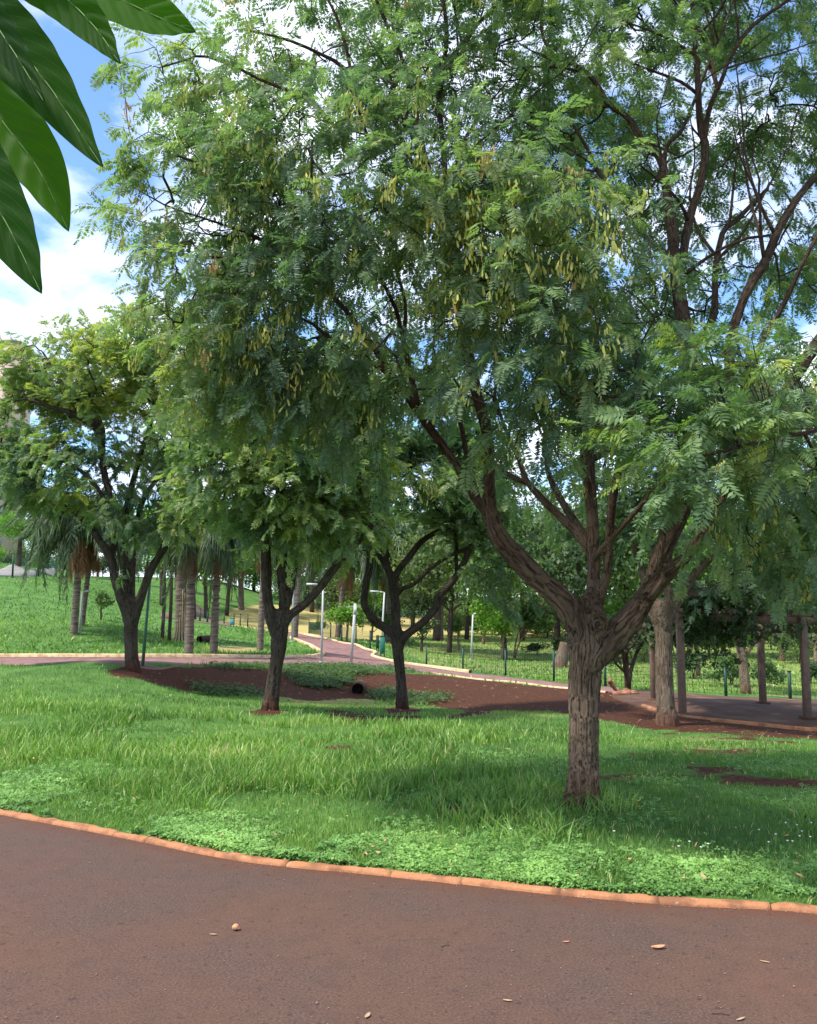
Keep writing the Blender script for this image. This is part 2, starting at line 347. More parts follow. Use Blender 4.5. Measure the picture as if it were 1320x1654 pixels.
# ------------------------------------------------------------------ terrain
CP = []
def cp(px, py, d): CP.append(P(px, py, d))
for a in [(213,1081,22),(437,1148,17),(648,1145,20),(1078,1172,17),(943,1302,7.35),
          (1103,1157,20),(1305,1162,20),(1233,1138,22.5),(1057,1132,23),(1320,1181,18.8),(1200,1170,18.8),(1110,1163,18.6),
          (0,1062,28),(200,1062,28.5),(400,1063,31),(500,1062,34),(0,1073,25.5),(200,1073,26),(400,1073,28.5),(520,1073,30.5),(600,1076,32),(700,1088,34),(800,1099,31),(900,1110,27.5),(1000,1118,25.5),
          (700,1080,37),(612,1062,40),(800,1092,33),(900,1104,29),(1000,1112,27),(689,1077,38),(895,1100,30),(1173,1125,27),(1277,1130,26),(1400,1140,25),
          (230,1080,22.6),(300,1080,24.0),(400,1080,26.5),(480,1080,28),(300,1117,22.6),(400,1120,23.2),(450,1121,23.8),(578,1126,25),(530,1124,24.6),(578,1084,28),(650,1088,31),(750,1097,31.5),(650,1132,25),(750,1140,24),(900,1118,25.5),(850,1150,22),(950,1150,20),
          (0,1100,19.5),(100,1100,19.3),(100,1150,14),(0,1180,11.7),(300,1200,11.3),(600,1200,12.6),(900,1200,12),(1200,1200,13.8),(1300,1300,7.6),(640,1170,15.6),(900,1165,17),(300,1150,16),(1000,1180,16.2),
          (475,1034,48),(520,1058,36),(500,1024,60),(400,1012,75),(325,1003,85),(270,1000,62),(545,1036,50),(580,1044,44),
          (762,1066,52),(800,1040,75),(800,1015,120),(1200,1052,60),(1000,1050,60),(1205,1118,30),
          (0,935,50),(30,912,62),(0,1000,38),(-150,960,45),(150,1010,36),(240,1020,38),(340,1055,32),(305,1058,30.5),(290,1036,38),(420,1051,35.5),(119,1025,33),(131,1012,35.5),(60,1030,32),
          (300,955,100),(400,975,110),(350,935,140),(130,925,80),(250,985,70),(500,985,140),(700,985,200),(1100,985,200)]: cp(*a)
for x, y, z in [(-12,13,.05),(-25,20,.1),(-40,40,2.5),(12,12,-.3),(20,20,-.9),(30,40,-1.0),(60,100,-.5),(-80,90,5),(-150,220,9),(150,220,3),(0,320,5),(-60,320,9),(-20,8,0),(16,4,0),(300,500,10),(-300,500,12),(0,600,10)]: CP.append(np.array([x, y, z], float))
CP = np.array(CP)
KY = [(-660-1400, 0)]
def kerb_hit(px, py): 
    v = FW * F + UP * (CY - py) + np.array([px - CX, 0, 0]); t = -EYE[2] / v[2]; return EYE + v * t
KP = np.array([kerb_hit(*a)[:2] for a in [(0,1316),(110,1337),(235,1361),(330,1381),(440,1398),(620,1415),(740,1428),(900,1446),(1100,1463),(1320,1477)]])
KL = np.array([[-26, 25.], [-14, 15.2], [-8, 10.6], [-5.2, 8.55]]); KR = np.array([[3.4, 4.42], [6, 3.6], [12, 2.0], [26, -2.0]])
KP = np.vstack([KL, KP, KR]); KP = KP[np.argsort(KP[:, 0])]
_kf = catmull(KP, 700)
def yk(x): return np.interp(x, _kf[:, 0], _kf[:, 1])
for x in np.linspace(-14, 14, 15):
    CP = np.vstack([CP, [x, yk(x) + .15, 0.03], [x, yk(x) - 2.5, 0.0], [x, yk(x) - 9, 0.0], [x, yk(x) + 1.3, 0.04]])
C0 = .8
Dm = np.sqrt(((CP[:, None, :2] - CP[None, :, :2]) ** 2).sum(-1) + C0 ** 2)
nC = len(CP); Amat = np.zeros((nC + 1, nC + 1)); Amat[:nC, :nC] = -Dm - np.eye(nC) * -.02; Amat[:nC, nC] = 1; Amat[nC, :nC] = 1
Wc = np.linalg.solve(Amat, np.append(CP[:, 2], 0))
def rbf(x, y):
    x = np.asarray(x, float).ravel(); y = np.asarray(y, float).ravel(); o = np.zeros(len(x))
    for i in range(0, len(x), 20000):
        D = np.sqrt((x[i:i+20000, None] - CP[None, :, 0]) ** 2 + (y[i:i+20000, None] - CP[None, :, 1]) ** 2 + C0 ** 2); o[i:i+20000] = -D @ Wc[:nC] + Wc[nC]
    return o
def gspace(a, b, n, s0):   # spacing growing from s0
    k = 1.0
    lo, hi = 1.0001, 1.6
    for _ in range(60):
        k = (lo + hi) / 2
        if s0 * (k ** n - 1) / (k - 1) < abs(b - a): lo = k
        else: hi = k
    st = s0 * k ** np.arange(n); return a + np.sign(b - a) * np.cumsum(st) * abs(b - a) / st.sum()
xs = np.concatenate([gspace(-15, -420, 40, .3)[::-1], np.arange(-15, 15.01, .17), gspace(15, 420, 40, .3)])
ys = np.concatenate([gspace(3.6, -30, 14, .5)[::-1], np.arange(3.6, 14, .13), np.arange(14, 36, .18), gspace(36, 700, 90, .25)])
GX, GY = np.meshgrid(xs, ys)
GZ = rbf(GX, GY).reshape(GX.shape)
sd = GY - yk(GX)
pts = np.stack([GX.ravel(), GY.ravel(), 0 * GX.ravel()], -1)
bump = ((fbm(pts * .9, 3, 3) - .5) * .10 + (fbm(pts * 4, 9, 2) - .5) * .035).reshape(GX.shape)
near = smooth01((sd - .1) / 1.2)
GZ = GZ + bump * near * (1 - .9 * smooth01((GY - 15) / 5))
GZ = np.where(sd < .22, -.06, np.where(sd < .8, np.maximum(GZ, .0) * .6 + .02, GZ))
def bil(A, x, y):
    x = np.clip(x, xs[0], xs[-1] - 1e-6); y = np.clip(y, ys[0], ys[-1] - 1e-6)
    i = np.clip(np.searchsorted(xs, x, 'right') - 1, 0, len(xs) - 2); j = np.clip(np.searchsorted(ys, y, 'right') - 1, 0, len(ys) - 2)
    u = (x - xs[i]) / (xs[i+1] - xs[i]); v = (y - ys[j]) / (ys[j+1] - ys[j])
    return (A[j, i] * (1-u) + A[j, i+1] * u) * (1-v) + (A[j+1, i] * (1-u) + A[j+1, i+1] * u) * v
def zg(x, y): return bil(GZ, np.asarray(x, float), np.asarray(y, float))
_ts = np.concatenate([np.linspace(3, 40, 1500), np.linspace(40.03, 420, 4000)])
def hit(px, py):
    """where the ray through a photo pixel meets the ground"""
    v = FW * F + UP * (CY - py) + np.array([px - CX, 0, 0]); v = v / v[1]
    p = EYE + v * _ts[:, None]; h = p[:, 2] - zg(p[:, 0], p[:, 1])
    k = np.argmax(h < 0)
    if h[k] >= 0: k = len(_ts) - 1
    if k > 0:
        f = h[k-1] / max(h[k-1] - h[k], 1e-9); q = p[k-1] + (p[k] - p[k-1]) * f
    else: q = p[k]
    q[2] = zg(q[0], q[1]); return q
def inpoly(px, py, poly):
    r = np.zeros(px.shape, bool); n = len(poly)
    for i in range(n):
        x1, y1 = poly[i]; x2, y2 = poly[i - 1]
        c = ((y1 > py) != (y2 > py)) & (px < (x2 - x1) * (py - y1) / (y2 - y1 + 1e-12) + x1); r ^= c
    return r
GPX, GPY = project(np.stack([GX, GY, GZ], -1)); front = GY > 4
SOILPOLY = [(222,1079),(330,1077),(450,1081),(500,1083),(600,1086),(700,1090),(900,1112),(990,1116),(1100,1158),(1330,1182),(1330,1196),(1180,1186),(1090,1182),(1000,1168),(950,1158),(880,1148),(800,1150),(700,1168),(560,1166),(520,1158),(540,1140),(470,1128),(400,1118),(300,1116),(230,1100)]
S = (inpoly(GPX, GPY, SOILPOLY) & front & (GY < 36)).astype(float)
S = np.where(inpoly(GPX, GPY, [(560,1128),(640,1130),(760,1150),(700,1164),(560,1150),(470,1136)]) & front, .35, S)
for ex, ey, rx, ry, w in [(212,1086,36,9,1),(1000,1263,34,9,.7),(1120,1246,80,10,.5),(1260,1266,70,10,.52),(1240,1192,80,9,.6),(945,1303,52,11,.9),(736,1311,36,9,1),(1300,1446,55,8,.8),(545,1211,70,6,.5),(1160,1215,90,8,.5),(436,1150,26,6,.7),(650,1148,30,7,1),(1078,1174,34,9,1),(1050,1215,80,8,.45),(850,1262,60,6,.4),(1180,1290,80,6,.4)]:
    g = w * np.clip(1.5 - np.sqrt(((GPX - ex) / rx) ** 2 + ((GPY - ey) / ry) ** 2), 0, 1) * front; S = np.maximum(S, g)
_sn = (fbm(pts * np.array([1.5, 3.2, 1]), 41, 4).reshape(S.shape) - .5); S = np.where(GY < 17.5, np.clip(S + _sn * 2.6 * (S > .02), 0, 1), S)
S = np.maximum(S, 1.0 * np.clip(2.0 - np.sqrt(((GPX - 736) / 26) ** 2 + ((GPY - 1311) / 7) ** 2), 0, 1) * front)
DRY = np.zeros_like(S)
DRY = np.maximum(DRY, (inpoly(GPX, GPY, [(372,1010),(372,985),(430,975),(560,985),(640,995),(1000,1000),(1000,1030),(700,1024),(620,1036),(480,1026)]) & (GY > 50)) * .95)
DRY = np.maximum(DRY, (inpoly(GPX, GPY, [(600,1030),(700,1020),(1330,1030),(1330,1130),(900,1100),(700,1076)]) & (GY > 28)) * .30)
DRY = np.maximum(DRY, (inpoly(GPX, GPY, [(1150,960),(1330,960),(1330,1030),(1150,1030)]) & (GY > 50)) * .3)
for ex, ey, rx, ry, w in [(380,1049,38,6,.7),(540,1131,90,7,.6),(830,1150,90,8,.3),(1120,1200,80,9,.3)]:
    DRY = np.maximum(DRY, w * np.clip(1.6 - np.sqrt(((GPX - ex) / rx) ** 2 + ((GPY - ey) / ry) ** 2), 0, 1) * front)
mb = MB(); nx, ny = len(xs), len(ys)
ii = (np.arange(ny - 1)[:, None] * nx + np.arange(nx - 1)[None]).ravel()
mb.add(np.stack([GX, GY, GZ], -1).reshape(-1, 3), None, np.stack([ii, ii + 1, ii + nx + 1, ii + nx], -1), DRY.ravel())
lawn = mb.build('lawn', M['ground'], smooth=True, kind='structure')
a = lawn.data.attributes.new('soil', 'FLOAT', 'POINT'); a.data.foreach_set('value', S.ravel().astype(np.float32))

# road in front
mb = MB(); xr = np.linspace(-40, 40, 241); rows = np.array([0, .03, .08, .15, .25, .4, .7, 1.3, 2.2, 3.5, 6, 12, 25])
RX, RD = np.meshgrid(xr, rows); RY = yk(RX) - RD + .03
RZ = np.zeros_like(RX)
i2 = (np.arange(len(rows) - 1)[:, None] * len(xr) + np.arange(len(xr) - 1)[None]).ravel()
mb.add(np.stack([RX, RY, RZ], -1).reshape(-1, 3), None, np.stack([i2 + len(xr), i2 + len(xr) + 1, i2 + 1, i2], -1))
mb.A = [np.exp(-RD.ravel() / .16) + .25 * np.exp(-RD.ravel() / 1.2)]
mb.build('road', M['asphalt'], kind='structure')

mb = MB(); rows = np.array([.06, .15, .3, .45, .6]); RX, RD = np.meshgrid(xr, rows); RY = yk(RX) + RD; zv = zg(RX, yk(RX) + .66)
f_ = np.array([0, .25, .6, .9, 1.0])[:, None]; RZ = .018 * (1 - f_) + f_ * (zv + .004) - np.where(rows == .6, .05, 0)[:, None]
i2 = (np.arange(len(rows) - 1)[:, None] * len(xr) + np.arange(len(xr) - 1)[None]).ravel()
VERGE = (xr, yk(xr), zv[0])
mb.add(np.stack([RX, RY, RZ], -1).reshape(-1, 3), None, np.stack([i2, i2 + 1, i2 + len(xr) + 1, i2 + len(xr)], -1), 0.0)
mb.build('verge', M['ground'], kind='structure', smooth=True)
_zg0 = zg
def zg(x, y):
    x = np.asarray(x, float); y = np.asarray(y, float); z = _zg0(x, y); o_ = y - yk(x); zr = np.interp(x, VERGE[0], VERGE[2])
    return np.where((o_ > .05) & (o_ < .62), .018 + (zr - .014) * np.interp(o_, [.06, .15, .3, .45, .6], [0, .25, .6, .9, 1]), z)

# orange kerb of separate cast stones
kerb = link('kerb', None, kind='structure')
_seg = np.concatenate([[0], np.cumsum(np.linalg.norm(np.diff(_kf, axis=0), axis=1))])
def kpt(s): return np.array([np.interp(s, _seg, _kf[:, 0]), np.interp(s, _seg, _kf[:, 1])])
def s_of_px(px):
    qx, _ = project(np.column_stack([_kf, np.zeros(len(_kf))])); ok = _kf[:, 1] > 3; return np.interp(px, qx[ok], _seg[ok])
joints = [s_of_px(p) for p in (-30, 62, 183, 235, 345, 460, 632, 745, 905, 1065, 1245, 1400)]
s = joints[0]
j0_ = s
while s > j0_ - 9: s -= .95; joints.insert(0, s)
s = joints[-1]
while s < _seg[-1] - 16: s += .95; joints.append(s)
prof = np.array([(0, -.03), (-.002, .010), (.008, .021), (.026, .028), (.054, .028), (.074, .020), (.078, -.03)])
for q in range(len(joints) - 1):
    s0, s1 = joints[q], joints[q + 1]; gap = (.008 if q % 5 == 0 else .0005)
    n = max(8, int((s1 - s0) / .035)); ss = np.linspace(s0 + gap, s1 - gap * .3, n)
    c = np.array([kpt(v) for v in ss]); t = norm(np.gradient(c, axis=0)); nn = np.stack([-t[:, 1], t[:, 0]], -1)
    end = np.clip(np.minimum(np.arange(n), np.arange(n)[::-1]) / 1.2, (.6 if q % 5 == 0 else .93), 1)
    V = np.zeros((n, len(prof), 3)); jit = R.normal(0, .004)
    for k, (u, z) in enumerate(prof):
        w = (fbm(np.column_stack([ss * 9, np.full(n, k * .7), np.full(n, q * .2)]), 5, 4) - .5) * .028
        V[:, k, :2] = c + nn * (u + w * .9 + jit)[:, None] if np.ndim(u + w) else c
        V[:, k, 2] = (z + (w * .8 if z > 0 else 0)) * (end if z > 0 else 1) + (R.normal(0, .001) if z > 0 else 0)
    m_ = len(prof); i3 = (np.arange(n - 1)[:, None] * m_ + np.arange(m_ - 1)[None]).ravel()
    Q = np.stack([i3, i3 + m_, i3 + m_ + 1, i3 + 1], -1); b = MB()
    e0 = [[k, k + 1, m_ - 1] for k in range(m_ - 2)]; e1 = [[(n-1)*m_ + k + 1, (n-1)*m_ + k, (n-1)*m_ + m_ - 1] for k in range(m_ - 2)]
    b.add(V.reshape(-1, 3), e0 + e1, Q); b.build('kerbstone', M['kerb'], kerb, smooth=False)

# draped strips
def strip(name, A, B, mat, lift=.03, nc=5, **props):
    A = np.array([hit(*a) for a in A]); B = np.array([hit(*b) for b in B]); n = 26 * (len(A) - 1)
    A = catmull(A, n); B = catmull(B, n); f = np.linspace(0, 1, nc)[None, :, None]
    G = A[:, None] * (1 - f) + B[:, None] * f; G[..., 2] = zg(G[..., 0], G[..., 1]) + lift
    G = np.concatenate([G[:, :1] - [0, 0, .25], G, G[:, -1:] - [0, 0, .25]], 1); nc = nc + 2
    i = (np.arange(n - 1)[:, None] * nc + np.arange(nc - 1)[None]).ravel(); b = MB()
    b.add(G.reshape(-1, 3), None, np.stack([i, i + 1, i + nc + 1, i + nc], -1)); return b.build(name, mat, smooth=True, **props)
def far_kerb(name, L_, w=.16, h=.12, mat='kerb_far'):
    A = np.array([hit(*a) for a in L_]); A = catmull(A, 14 * (len(A) - 1)); A[:, 2] = zg(A[:, 0], A[:, 1])
    t = norm(np.gradient(A[:, :2], axis=0)); nn = np.stack([-t[:, 1], t[:, 0], 0 * t[:, 0]], -1)
    pr = [(-w/2, -.15), (-w/2, h*.8), (-w*.3, h), (w*.3, h), (w/2, h*.8), (w/2, -.15)]
    V = np.stack([A + nn * u + np.array([0, 0, z]) for u, z in pr], 1); n = len(A); m_ = 6; i = (np.arange(n - 1)[:, None] * m_ + np.arange(m_ - 1)[None]).ravel()
    b = MB(); b.add(V.reshape(-1, 3), None, np.stack([i, i + m_, i + m_ + 1, i + 1], -1)); return b.build(name, M[mat], kind='structure')
strip('path', [(-200,1074),(0,1074),(200,1074),(400,1074),(520,1075),(600,1077),(700,1088.5),(800,1099),(900,1110),(1000,1120)],
      [(-200,1063),(0,1063),(200,1063),(400,1064),(500,1063),(612,1063),(700,1080),(800,1092),(900,1104),(1000,1112)], M['path'], kind='structure')
strip('branch_path', [(530,1062),(512,1050),(490,1040),(470,1031),(440,1024)], [(640,1070),(606,1056),(575,1044),(530,1034),(460,1021)], M['path'], .045, 9, kind='structure')
strip('upper_path', [(258,998),(285,1001),(320,1006),(370,1012)], [(262,990),(300,980),(335,992),(375,1008)], M['path'], .05, kind='structure')
strip('hill_path', [(-60,932),(0,931),(60,930),(90,930)], [(-60,922),(0,921),(60,920),(90,921)], M['concrete'], .06, kind='structure')
far_kerb('path_kerb', [(-200,1062),(0,1062),(200,1062),(400,1063),(480,1063),(515,1060),(522,1056),(505,1046),(486,1038),(470,1031)])
far_kerb('path_kerb', [(440,1020),(500,1027),(545,1038),(585,1048),(606,1055),(603,1062),(640,1071),(700,1079.5),(760,1087)])
far_kerb('path_kerb', [(700,1088),(800,1100),(900,1111),(980,1119)], .1, .04)
far_kerb('path_kerb', [(1040,1142),(1105,1160),(1200,1170),(1330,1182),(1420,1190)], .12, .07, 'kerb')
strip('pergola_floor', [(990,1128),(1050,1148),(1110,1161),(1200,1170),(1330,1181),(1480,1195)], [(990,1114),(1050,1117),(1110,1121),(1200,1127),(1330,1133),(1480,1142)], M['floor'], .025, 12, kind='structure')

# ------------------------------------------------------------------ foliage generators
def leaf_template(nl, droop=.15, wid=.5, seed=0, ll=.30, fold=.25, tri=False):
    r = np.random.default_rng(seed); V = [[0, -.006, 0], [0, .006, 0], [1, .004, -droop], [1, -.004, -droop]]; Q = [[0, 1, 2, 3]]; T = [0, 0, 0, 0]; Fc = []
    if tri: V = []; Q = []; T = []
    k = nl // 2; sites = [(0.18 + .76 * (i + .5) / k, s) for i in range(k) for s in (-1, 1)] + [(.97, 0)]
    for t, s in sites:
        base = np.array([t + r.normal(0, .008), 0, -droop * t * t]); ln = ll * (.75 + .35 * sin(pi * min(t * 1.05, 1))) * r.uniform(.88, 1.1); w = ln * wid * .5
        if s == 0: d = np.array([1, 0, -droop])
        else: d = np.array([.35 + r.normal(0, .08), s * .95, -fold + r.normal(0, .12)])
        d = d / np.linalg.norm(d); side = np.cross([0, 0, 1], d) + np.array([0, 0, r.normal(0, .25)]); side = side / np.linalg.norm(side)
        b = len(V)
        if tri: V += [base + side * w * .9, base + d * ln, base - side * w * .9 + d * ln * .15]; Fc.append([b, b + 1, b + 2]); T += [r.normal(0, .07)] * 3
        else: V += [base, base + d * ln * .42 + side * w, base + d * ln, base + d * ln * .42 - side * w]; Q.append([b, b + 1, b + 2, b + 3]); T += [r.normal(0, .07)] * 4
    return np.array(V, float), np.array(Q, int).reshape(-1, 4), np.array(T), (np.array(Fc) if Fc else None)
TN = [leaf_template(n, dr, .36, i) for i, (n, dr) in enumerate([(15, .1), (17, .25), (15, .35), (13, .05), (17, .15), (17, .3)])]
TF = [leaf_template(n, dr, .62, 20 + i, .34, .25, True) for i, (n, dr) in enumerate([(13, .1), (15, .25), (13, .35), (15, .15)])]
TB = [leaf_template(n, dr, .85, 40 + i, .42) for i, (n, dr) in enumerate([(7, .1), (9, .25), (7, .35), (9, .15)])]
def place(mb, tmpl, pos, X, Zn, scl, tint, rng):
    Y = norm(np.cross(Zn, X)); Z = np.cross(X, Y); which = rng.integers(0, len(tmpl), len(pos))
    for k, (V, Q, T, Tf) in enumerate(tmpl):
        s = which == k; n = s.sum()
        if not n: continue
        W = pos[s][:, None] + scl[s][:, None, None] * (V[None, :, 0:1] * X[s][:, None] + V[None, :, 1:2] * Y[s][:, None] + V[None, :, 2:3] * Z[s][:, None])
        mb.add(W.reshape(-1, 3), None if Tf is None else (Tf[None] + (np.arange(n) * len(V))[:, None, None]).reshape(-1, 3), (Q[None] + (np.arange(n) * len(V))[:, None, None]).reshape(-1, 4), np.clip(tint[s][:, None] + T[None], 0, 1).ravel())
def sprays(fol, tw, nodes, dirs, per, tmpl, lsize, tl, tint, rng, twr=.0035):
    """a leafy twig at every node"""
    n = len(nodes); dirs = norm(dirs + rng.normal(0, .35, (n, 3))); end = nodes + dirs * tl * rng.uniform(.7, 1.2, (n, 1)); end[:, 2] -= tl * .12
    mid = (nodes + end) / 2 + np.array([0, 0, tl * .08])
    prisms(tw, nodes, mid, np.full(n, twr), np.full(n, twr * .8), 3, .5); prisms(tw, mid, end, np.full(n, twr * .8), np.full(n, twr * .5), 3, .5)
    t = np.tile((np.arange(per) + .6) / per, n); idx = np.repeat(np.arange(n), per); sgn = np.tile(np.where(np.arange(per) % 2, 1, -1), n)
    p = np.where((t < .5)[:, None], nodes[idx] + (mid - nodes)[idx] * (2 * t)[:, None], mid[idx] + (end - mid)[idx] * (2 * t - 1)[:, None])
    a = dirs[idx]; side = norm(np.cross(a, np.array([0, 0, 1.]) + rng.normal(0, .3, (len(idx), 3))))
    X = norm(a * .55 + side * sgn[:, None] * .85 * (1.1 - t)[:, None] + rng.normal(0, .28, (len(idx), 3)) + np.array([0, 0, -.28]))
    Z = norm(np.array([0, 0, 1.]) + rng.normal(0, .42, (len(idx), 3)))
    place(fol, tmpl, p, X, Z, lsize * rng.uniform(.75, 1.2, len(idx)), np.clip(tint[idx] + rng.normal(0, .08, len(idx)), 0, 1), rng)
def in_ellipsoids(E, n, rng, freq=1.0, thr=.42, shell=.35):
    out = []; w = np.array([e[6] if len(e) > 6 else 1.0 for e in E]); vol = np.array([e[3] * e[4] * e[5] for e in E]) * w; cnt = (vol / vol.sum() * n).astype(int) + 1
    for e, c in zip(E, cnt):
        ctr = P(e[0], e[1], e[2]); got = 0; tries = 0
        while got < c:
            tries += 1
            u = norm(rng.normal(size=(c * 3, 3))); r = rng.uniform(shell, 1, (c * 3, 1)) ** (1 / 2.2); q = ctr + u * r * np.array([e[3], e[4], e[5]])
            k = fbm(q * freq + 31, 11, 2) > thr - .04 * tries; q = q[k][:c - got]; out.append(q); got += len(q)
    return np.vstack(out)
def grow(limbs_nodes, limb_r, targets, tip_r=.004, seed=0, seg=.35, maxr=.05):
    """join every target to the nearest wood, nearest first; returns nodes, parents, radii, index of target nodes"""
    pos = [limbs_nodes]; par = [np.full(len(limbs_nodes), -1)]; N = len(limbs_nodes)
    cap = N + len(targets) * 9; PA = np.zeros((cap, 3)); PA[:N] = limbs_nodes; par = np.full(cap, -1)
    rng = np.random.default_rng(seed)
    d0 = np.array([np.min(((limbs_nodes - t) ** 2).sum(1)) for t in targets]); order = np.argsort(d0); tip = np.zeros(len(targets), int)
    for o in order:
        t = targets[o]; dd = ((PA[:N] - t) ** 2).sum(1); up = (PA[:N, 2] - t[2]); k = int(np.argmin(dd * (1 + .5 * (up > .3)))); dist = math.sqrt(dd[k])
        m_ = min(8, max(2, int(dist / seg * 1.3))); a = PA[k].copy(); last = k; side = rng.normal(0, .05, 3) * dist; pk = par[k]; pdv = (PA[k] - PA[pk]) if pk >= 0 else np.array([0, 0, .3]); pdv = pdv / max(np.linalg.norm(pdv), 1e-6) * dist * .55
        for q in range(1, m_ + 1):
            f = q / m_; p = a + (t - a) * f + side * sin(pi * f) + pdv * f * (1 - f) ** 2 * 1.6 + np.array([0, 0, .05 * dist * sin(pi * f)]) + (rng.normal(0, .012, 3) if q < m_ else 0)
            PA[N] = p; par[N] = last; last = N; N += 1
        tip[o] = last
    nl = len(limbs_nodes); cnt = np.zeros(N); cnt[tip] += 1
    for i in range(N - 1, nl - 1, -1): cnt[par[i]] += cnt[i]
    rad = tip_r * np.maximum(cnt, 1) ** .42; rad = np.minimum(rad, maxr); rad[:nl] = limb_r
    return PA[:N], par[:N], rad, tip, nl
RS = [.86]
def limb_curve(spec, base_d=None, step=.12):
    """spec: list of (px,py,r_px,depth) -> smooth points and radii"""
    A = np.array([np.append(P(a[0], a[1], a[3]), a[2] * RS[0] * a[3] / F) for a in spec]); A[:, 3] *= np.where(np.array([a[1] for a in spec]) < 520, .88, 1.0); L_ = np.linalg.norm(np.diff(A[:, :3], axis=0), axis=1).sum()
    C = catmull(A, max(4, int(L_ / step))); C[:, 3] = np.maximum(C[:, 3], .003); return C[:, :3], C[:, 3]
def make_wood(root, limbs, voxel, mat, name='trunk', amp=.012, freq=16., thin=.022):
    """closed tubes joined into one skin, then furrowed"""
    b = MB(); segA = []; segB = []; segR = []; segS = []; segG = []
    for pts_, rad in limbs:
        k = len(pts_)
        keep = np.where(rad > thin)[0]
        if len(keep) < 3: continue
        k = keep[-1] + 1; wob = 1 + .10 * (fbm(pts_[:k] * 3.1, 4, 2) - .5)
        tube(b, pts_[:k], rad[:k] * wob, 14); segA.append(pts_[:k-1]); segB.append(pts_[1:k]); segR.append(rad[:k-1]); cs_ = np.concatenate([[0], np.cumsum(np.linalg.norm(np.diff(pts_[:k], axis=0), axis=1))]); segS.append(cs_[:-1]); segG.append(np.broadcast_to(norm(pts_[min(k-1, 12)] - pts_[0]), (k-1, 3)))
    org = wloc(root); me = b.mesh('tmp', mat, org); ob = bpy.data.objects.new('tmp', me); COL.objects.link(ob)
    m1 = ob.modifiers.new('r', 'REMESH'); m1.mode = 'VOXEL'; m1.voxel_size = voxel
    m2 = ob.modifiers.new('s', 'SMOOTH'); m2.factor = .6; m2.iterations = 6
    dg = bpy.context.evaluated_depsgraph_get(); ev = ob.evaluated_get(dg).to_mesh()
    V = np.zeros(len(ev.vertices) * 3, np.float32); ev.vertices.foreach_get('co', V); V = V.reshape(-1, 3).astype(float) + org
    Nn = np.zeros(len(ev.vertices) * 3, np.float32); ev.vertices.foreach_get('normal', Nn); Nn = Nn.reshape(-1, 3).astype(float)
    Qs = [list(p.vertices) for p in ev.polygons]
    Q4 = np.array([q for q in Qs if len(q) == 4]); T3 = [q for q in Qs if len(q) == 3]
    bpy.data.objects.remove(ob); bpy.data.meshes.remove(me)
    A = np.vstack(segA); B = np.vstack(segB); Rr = np.concatenate(segR); Ss = np.concatenate(segS); Gg = np.vstack(segG); AB = B - A; LL = (AB ** 2).sum(1) + 1e-9; ax = norm(AB); co = np.zeros_like(V); rr = np.zeros(len(V))
    for i in range(0, len(V), 4000):
        v = V[i:i+4000]; t = np.clip(((v[:, None] - A[None]) * AB[None]).sum(-1) / LL, 0, 1); C = A[None] + AB[None] * t[..., None]
        D = np.sqrt(((v[:, None] - C) ** 2).sum(-1)) - Rr[None]; w = np.exp(-np.clip(D - D.min(1, keepdims=True), 0, 1) / .03); w /= w.sum(1, keepdims=True)
        sl = Ss[None] + t * np.sqrt(LL)[None]; co[i:i+4000] = (w[..., None] * (v[:, None] - C + Gg[None] * sl[..., None] * .2)).sum(1); rr[i:i+4000] = (w * Rr[None]).sum(1)
    f1 = fbm(co * freq, 2, 3); rid = 1 - np.abs(2 * f1 - 1) * 2.2; f2 = fbm(co * freq * .33, 8, 2) - .5
    V = V + Nn * ((rid - .35) * amp * np.clip(rr / .09, .12, 1.2) + f2 * amp * 2.2 * np.clip(rr / .1, .1, 1))[:, None]
    b = MB(); b.add(V, T3 if len(T3) else None, Q4, .5, co); o = b.build(name, mat, root, smooth=True, co=True)
    b2 = MB(); any_ = False
    for pts_, rad in limbs:
        k0 = np.where(rad < thin * 2.2)[0]
        if len(k0) < 2: continue
        k0 = max(0, k0[0] - 1)
        if len(pts_) - k0 < 3: continue
        tube(b2, pts_[k0:], rad[k0:] * .97, 7); any_ = True
    if any_: b2.build('branches', mat, root, smooth=True, co=True, kind='stuff')
    return o
